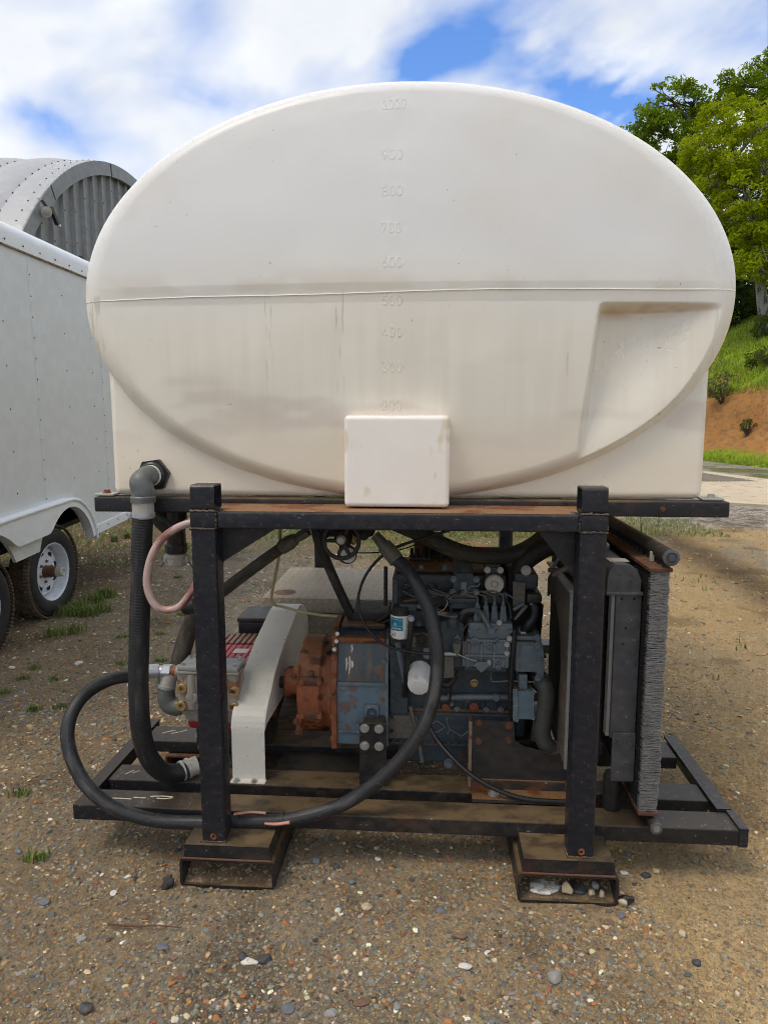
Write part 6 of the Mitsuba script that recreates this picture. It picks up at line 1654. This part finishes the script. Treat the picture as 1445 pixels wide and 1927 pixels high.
part(hut, 'roof_bolts', cat_(bolts_), 'hole_dark', kind='stuff', local=False)
W_ = .52
ys = np.arange(HY - HR + .3, HY + HR - .3, W_)
wscrew = []
for i, y in enumerate(ys):
    def top(yy):
        return HZC + math.sqrt(max((HR - .05) ** 2 - (yy - HY) ** 2, 0))
    brk = 4.05 + (.45 * (i % 3)) - .12 * (i % 2)
    a, b = y + .004, y + W_ - .004
    zt_ = [(yy, max(top(yy), .1)) for yy in np.linspace(a, b, 4)]
    up_ = Polygon([(a, min(brk, zt_[0][1] - .02))] + zt_ + [(b, min(brk, zt_[-1][1] - .02))])
    lo_ = Polygon([(a, 0), (a, min(brk, zt_[0][1]) - .03), (b, min(brk, zt_[-1][1]) - .03), (b, 0)])
    part(hut, 'wall_panel', prism(up_, 'x', HX - .02, HX + .012), 'hut_wall', local=False)
    part(hut, 'wall_panel', prism(lo_, 'x', HX - .02, HX + .004), 'hut_wall', local=False)
    part(hut, 'wall_rib', prism(Polygon([(HX + .0125, y - .075), (HX + .085, y - .045), (HX + .085, y + .045), (HX + .0125, y + .075)]), 'z', 0.0, max(top(y) - .03, .2)), 'hut_wall', local=False)
    for z in np.arange(.6, max(top(y), 1) - .2, .62):
        wscrew.append(disc((HX + .085, y + .0, z + .1 * (i % 3)), (1, 0, 0), .014, .010, None, 6))
part(hut, 'wall_screws', cat_(wscrew), 'hole_dark', kind='stuff', local=False)
part(hut, 'far_end', prism(Polygon([(HY + (HR - .05) * math.cos(t), HZC + (HR - .05) * math.sin(t)) for t in ang]), 'x', HX - 10.4, HX - 10.35), 'hut_wall', local=False)
lp = thing('flood_light', 'twin flood light fixed under the arched edge of the metal building', 'lamp')
c = np.array([(-6.314, 13.750, 5.398)][0])
s_ = np.array([0, 0, 0])
cx = HX + .20
scale_ = (6.5 - .2) / 6.5
cc = np.array([cx, c[1] * cx / c[0], 1.55 + (c[2] - 1.55) * cx / c[0]])
Q = lambda *v: cc + .6 * np.array(v)
part(lp, 'back_plate', rbox(cx - .06, cx - .02, cc[1] - .05, cc[1] + .05, cc[2] - .01, cc[2] + .14, .01), 'pale_fitting', local=False)
part(lp, 'arm', tube([Q(0, 0, .18), Q(.10, .05, .02), Q(.14, .22, -.12)], .026, 10, 3)[0], 'plain_black', True, local=False)
d_ = np.array([.55, -.65, -.35])
part(lp, 'lamp_head', lathe([(0, -.08), (.04, -.08), (.09, .0), (.097, .02), (.085, .02), (0, .012)], Q(.14, -.06, -.17), d_, 24), 'dial_white', local=False)
part(lp, 'lamp_glass', lathe([(0, 0), (.08, 0), (.06, .012), (0, .02)], Q(.14, -.06, -.17) + d_ * .026, d_, 24), 'pale_fitting', local=False)
part(lp, 'lamp_head', hull(np.array([Q(*q_) for q_ in ((.12, .18, -.05), (.22, .16, -.05), (.12, .52, -.42), (.24, .50, -.42), (.12, .28, .02), (.22, .26, .02), (.12, .66, -.34), (.24, .64, -.34))])), 'plain_black', local=False)
part(lp, 'lamp_glass', hull(np.array([Q(*q_) for q_ in ((.12, .54, -.43), (.24, .54, -.43), (.12, .68, -.35), (.24, .68, -.35), (.12, .70, -.42), (.24, .70, -.42))])), 'filter_white', local=False)

# ------------------------------------------------------------------ trees and bushes on the hillside
scene['oak_leaf'] = {'type': 'principledthin', 'base_color': {'type': 'mesh_attribute', 'name': 'vertex_color'}, 'roughness': .55, 'diff_trans': 1.1, 'spec_trans': 0.0, 'eta': 1.35}
material('pale_bark', lambda p, n, uv: mix(mix((.30, .29, .27), (.20, .19, .175), fbm(p.x * 5, p.y * 5, p.z * 3, 4)), (.07, .065, .055), smoothstep(.55, .7, fbm(p.x * 9 + 3, p.y * 9, p.z * 2.2, 4))), rough=.9, bump=lumps(16, .5), scale=.03, eps=.006)
material('dark_bark', lambda p, n, uv: mix((.045, .038, .030), (.10, .09, .075), fbm(p.x * 6, p.y * 6, p.z * 2.5, 4)), rough=.95, bump=lumps(14, .5), scale=.03, eps=.006)


def leaf_cloud(centres, radii, per, size, seed, c0, c1, flat=.6):
    """Leaf faces gathered in clumps: centres (n, 3), clump radii; colour varies by clump and by leaf."""
    r_ = np.random.default_rng(seed)
    n = len(centres)
    g = r_.normal(size=(n, per, 3))
    g /= np.linalg.norm(g, axis=-1, keepdims=True)
    g *= r_.uniform(.25, 1, (n, per, 1)) ** .6
    P = (centres[:, None] + g * np.asarray(radii)[:, None, None] * [1, 1, flat]).reshape(-1, 3)
    N = len(P)
    nor = r_.normal(size=(N, 3)) + [0, 0, .9]
    nor /= np.linalg.norm(nor, axis=1, keepdims=True)
    t = np.cross(nor, r_.normal(size=(N, 3)))
    t /= np.linalg.norm(t, axis=1, keepdims=True)
    b = np.cross(nor, t)
    sz = size * r_.uniform(.6, 1.35, (N, 1))
    V = np.stack([P - t * sz, P + b * sz * .42 + nor * sz * .12, P + t * sz, P - b * sz * .42 + nor * sz * .12], 1)
    F = (np.array([[0, 1, 2], [0, 2, 3]])[None] + (np.arange(N) * 4)[:, None, None]).reshape(-1, 3)
    k = np.repeat(r_.uniform(size=(n, 1)), per, 0) * .6 + r_.uniform(size=(N, 1)) * .4
    col = (np.array(c0) * (1 - k) + np.array(c1) * k) * r_.uniform(.8, 1.15, (N, 1))
    return V.reshape(-1, 3), F, np.repeat(col, 4, 0)


def tree(name, label, base, blobs, seed, bark, c0, c1, r0=.26, per=46, dens=16, size=.105, clump=.42, group=None):
    """Trunk and limbs reaching into each crown mass; the crown masses are (x, y, z, rx, ry, rz)."""
    r_ = np.random.default_rng(seed)
    t = thing(name, label, 'tree', group)
    B = np.array(base, float)
    blobs = np.array(blobs, float)
    top = blobs[np.argmax(blobs[:, 2])][:3]
    mid = B + (top - B) * .45 + [r_.normal(0, .25), r_.normal(0, .25), 0]
    m, _ = tube([B - [0, 0, .3], B + (mid - B) * .3 + [r_.normal(0, .1), 0, 0], mid, B + (top - B) * .75 + [r_.normal(0, .3), 0, 0], top], [r0 * 1.35, r0, r0 * .75, r0 * .45, r0 * .12], 12, 5)
    part(t, 'trunk', m, bark, True, local=False)
    limbs, C, R = [], [], []
    for bl in blobs:
        c, rad = bl[:3], bl[3:]
        s = B + (top - B) * np.clip((c[2] - 1.0 - B[2]) / max(top[2] - B[2], .1), .25, .9)
        mid_ = (s + c) / 2 + r_.normal(0, .25, 3) + [0, 0, -.1]
        limbs.append(tube([s, mid_, c], [r0 * .42, r0 * .26, r0 * .10], 8, 4)[0])
        for k in range(7):
            u = r_.normal(size=3)
            u /= np.linalg.norm(u)
            e = c + u * rad * .9
            limbs.append(tube([mid_ + (c - mid_) * r_.uniform(.3, 1), (c + e) / 2 + r_.normal(0, .18, 3), e], [r0 * .13, r0 * .08, r0 * .03], 6, 3)[0])
        n = int(dens * (rad[0] * rad[1] * rad[2]) ** (2 / 3) * 1.4)
        u = r_.normal(size=(n, 3))
        u /= np.linalg.norm(u, axis=1, keepdims=True)
        q = c + u * rad * (r_.uniform(.30, 1.06, (n, 1)) ** .55)
        hole = meshkit.fbm(q * .75 + seed, 3, seed)
        q = q[hole < .64]
        C.append(q)
        R.append(clump * r_.uniform(.6, 1.25, len(q)))
    part(t, 'limbs', cat_(limbs), bark, True, local=False)
    v, f, col = leaf_cloud(np.vstack(C), np.concatenate(R), per, size, seed + 1, c0, c1)
    part(t, 'crown', (v, f), 'oak_leaf', False, local=False, color=np.clip(col, .005, .6))
    return t


def blob_list(pts, sizes):
    return [tuple(p) + tuple(s) for p, s in zip(pts, sizes)]


def on_hill(x, y):
    return (x, y, float(hill_z(np.array([x]), np.array([y]))[0][0]))


G1, G2 = ((.13, .21, .012), (.27, .37, .022)), ((.25, .32, .010), (.45, .52, .022))
tree('oak_tree', 'dark green oak with an open crown nearest the tank on the hillside', on_hill(16.6, 38.5), blob_list([(14.563, 38.500, 17.550), (13.353, 38.500, 16.358), (15.799, 39.000, 17.630), (14.134, 38.000, 15.839), (15.964, 38.500, 15.771), (15.379, 38.500, 14.098), (16.841, 39.000, 13.998), (14.305, 39.000, 14.785), (13.152, 39.000, 15.774), (17.027, 39.500, 16.926)],
     ((1.25, 1.2, .95), (1.05, 1.0, .80), (1.0, 1.1, .8), (1.2, 1.2, .85), (1.1, 1.2, .9), (1.2, 1.3, 1.0), (1.2, 1.3, 1.1), (1.2, 1.2, .9), (.75, .9, .6), (.9, 1., .8))), 11, 'dark_bark', *G1, r0=.30, dens=20)
tree('oak_tree', 'dark green oak standing highest at the right edge of the photo', on_hill(20.6, 40.5), blob_list([(19.051, 40.500, 19.044), (20.279, 40.500, 19.703), (21.643, 41.000, 20.326), (19.711, 40.000, 18.042), (18.528, 40.500, 18.381), (21.518, 41.000, 18.185), (22.936, 41.000, 18.455), (18.409, 41.000, 19.527)],
     ((1.0, 1.1, .8), (1.1, 1.1, .9), (1.4, 1.4, 1.0), (1.2, 1.2, .9), (.8, .8, .6), (1.4, 1.4, 1.2), (1.6, 1.6, 1.3), (.5, .6, .4))), 23, 'dark_bark', *G1, r0=.30, dens=19)
tree('oak_tree', 'yellow green oak with a pale grey trunk at the right edge of the photo', on_hill(17.75, 33.5), blob_list([(15.374, 34.000, 14.785), (16.222, 33.000, 14.068), (17.775, 34.000, 14.672), (14.605, 34.000, 13.656), (15.496, 33.000, 12.749), (16.544, 32.500, 12.361), (14.387, 34.500, 12.910), (14.844, 33.500, 11.904), (15.935, 32.500, 11.154), (17.601, 33.000, 11.190), (15.401, 33.000, 10.628), (16.618, 32.500, 9.712), (16.068, 33.000, 9.497), (17.957, 33.000, 9.611), (16.362, 32.500, 8.365), (17.601, 33.000, 8.010), (16.277, 33.500, 8.341)],
     ((1.3, 1.3, .8), (1.5, 1.4, .9), (1.5, 1.4, 1.0), (1.2, 1.2, .75), (1.6, 1.4, .95), (1.5, 1.4, 1.0), (.9, 1.0, .6), (1.2, 1.2, .8), (1.4, 1.3, .9), (1.4, 1.3, 1.0), (1.0, 1.2, .7), (1.2, 1.1, .8), (1.0, 1.2, .7), (1.3, 1.2, .9), (.9, .9, .7), (1.0, 1.0, .8), (.7, .8, .5))), 37, 'pale_bark', *G2, r0=.24, dens=19)
tree('oak_tree', 'oak with painted-in shade behind the pale trunk, low on the slope beside the tank', on_hill(17.9, 38.5), blob_list([(16.736, 37.500, 11.225), (17.915, 37.500, 9.673), (17.767, 38.500, 8.818), (18.710, 38.000, 7.656), (18.263, 39.000, 6.990), (20.355, 39.000, 7.542), (17.956, 40.000, 10.215), (18.664, 39.000, 11.612), (20.440, 39.000, 10.269)],
     ((1.4, 1.4, 1.2), (1.4, 1.3, 1.2), (1.1, 1.2, 1.2), (1.3, 1.2, .9), (1.2, 1.2, .7), (1.5, 1.2, 1.1), (1.3, 1.4, 1.4), (1.6, 1.6, 1.3), (1.6, 1.5, 1.3))), 41, 'dark_bark', (.035, .060, .010), (.085, .125, .022), r0=.22, dens=20)  # shade under the crowns is painted into these dark leaf colours
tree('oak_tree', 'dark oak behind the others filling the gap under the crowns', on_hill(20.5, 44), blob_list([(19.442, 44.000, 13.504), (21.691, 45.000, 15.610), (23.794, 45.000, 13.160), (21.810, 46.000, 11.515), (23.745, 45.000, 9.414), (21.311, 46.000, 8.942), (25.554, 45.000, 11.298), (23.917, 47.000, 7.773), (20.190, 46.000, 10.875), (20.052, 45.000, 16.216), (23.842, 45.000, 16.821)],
     ((2., 1.6, 1.6), (2.3, 1.6, 1.6), (2.3, 1.6, 1.8), (2., 1.6, 1.6), (2.2, 1.6, 1.4), (1.8, 1.6, 1.2), (2.2, 1.6, 1.8), (2.0, 1.6, 1.0), (1.4, 1.4, 1.5), (1.5, 1.4, 1.2), (2.2, 1.6, 1.5))), 53, 'dark_bark', (.030, .052, .010), (.075, .110, .020), r0=.30, dens=15)  # leaf colours darkened to stand for the shade in the gap


def bush(name, label, x, y, w, h, seed, c0, c1, n=26, per=40, size=.05):
    r_ = np.random.default_rng(seed)
    bx_, by_, bz_ = on_hill(x, y)
    t = thing(name, label, 'bush')
    u = r_.normal(size=(n, 3))
    u /= np.linalg.norm(u, axis=1, keepdims=True)
    c = np.array([bx_, by_, bz_ + h * .5]) + u * [w * .5, w * .4, h * .42] * r_.uniform(.4, 1, (n, 1)) ** .5
    st = [tube([(bx_ + r_.normal(0, .05), by_, bz_ - .1), (bx_ + (q[0] - bx_) * .6, by_ + (q[1] - by_) * .6, bz_ + (q[2] - bz_) * .5), q], [.018, .012, .004], 6, 3)[0] for q in c[:14]]
    part(t, 'stems', cat_(st), 'dark_bark', True, local=False)
    v, f, col = leaf_cloud(c, np.full(n, .17) * w, per, size, seed, c0, c1, .8)
    part(t, 'leaves', (v, f), 'oak_leaf', False, local=False, color=col)


bush('bush', 'grey green twiggy bush at the top of the bare bank beside the tank', 13.35, 28.3, 1.5, 1.25, 5, (.07, .09, .035), (.17, .18, .085), 30, 34)
bush('bush', 'small round green bush growing on the bare orange bank', 12.85, 25.2, .62, .62, 6, (.05, .08, .015), (.12, .16, .03), 16, 34, .035)
bush('bush', 'grey green bush at the right edge above the orange bank', 15.3, 28.6, 1.1, .8, 7, (.09, .12, .03), (.19, .21, .07), 20, 34)
bush('bush', 'bright green bush high on the grassy slope', 15.1, 29.6, .9, .8, 8, (.07, .12, .015), (.16, .22, .03), 18, 34)
bush('bush', 'low bush against the trunk of the pale oak', 17.2, 33.0, 1.2, 1.1, 9, (.05, .08, .015), (.13, .17, .03), 20, 36, .06)
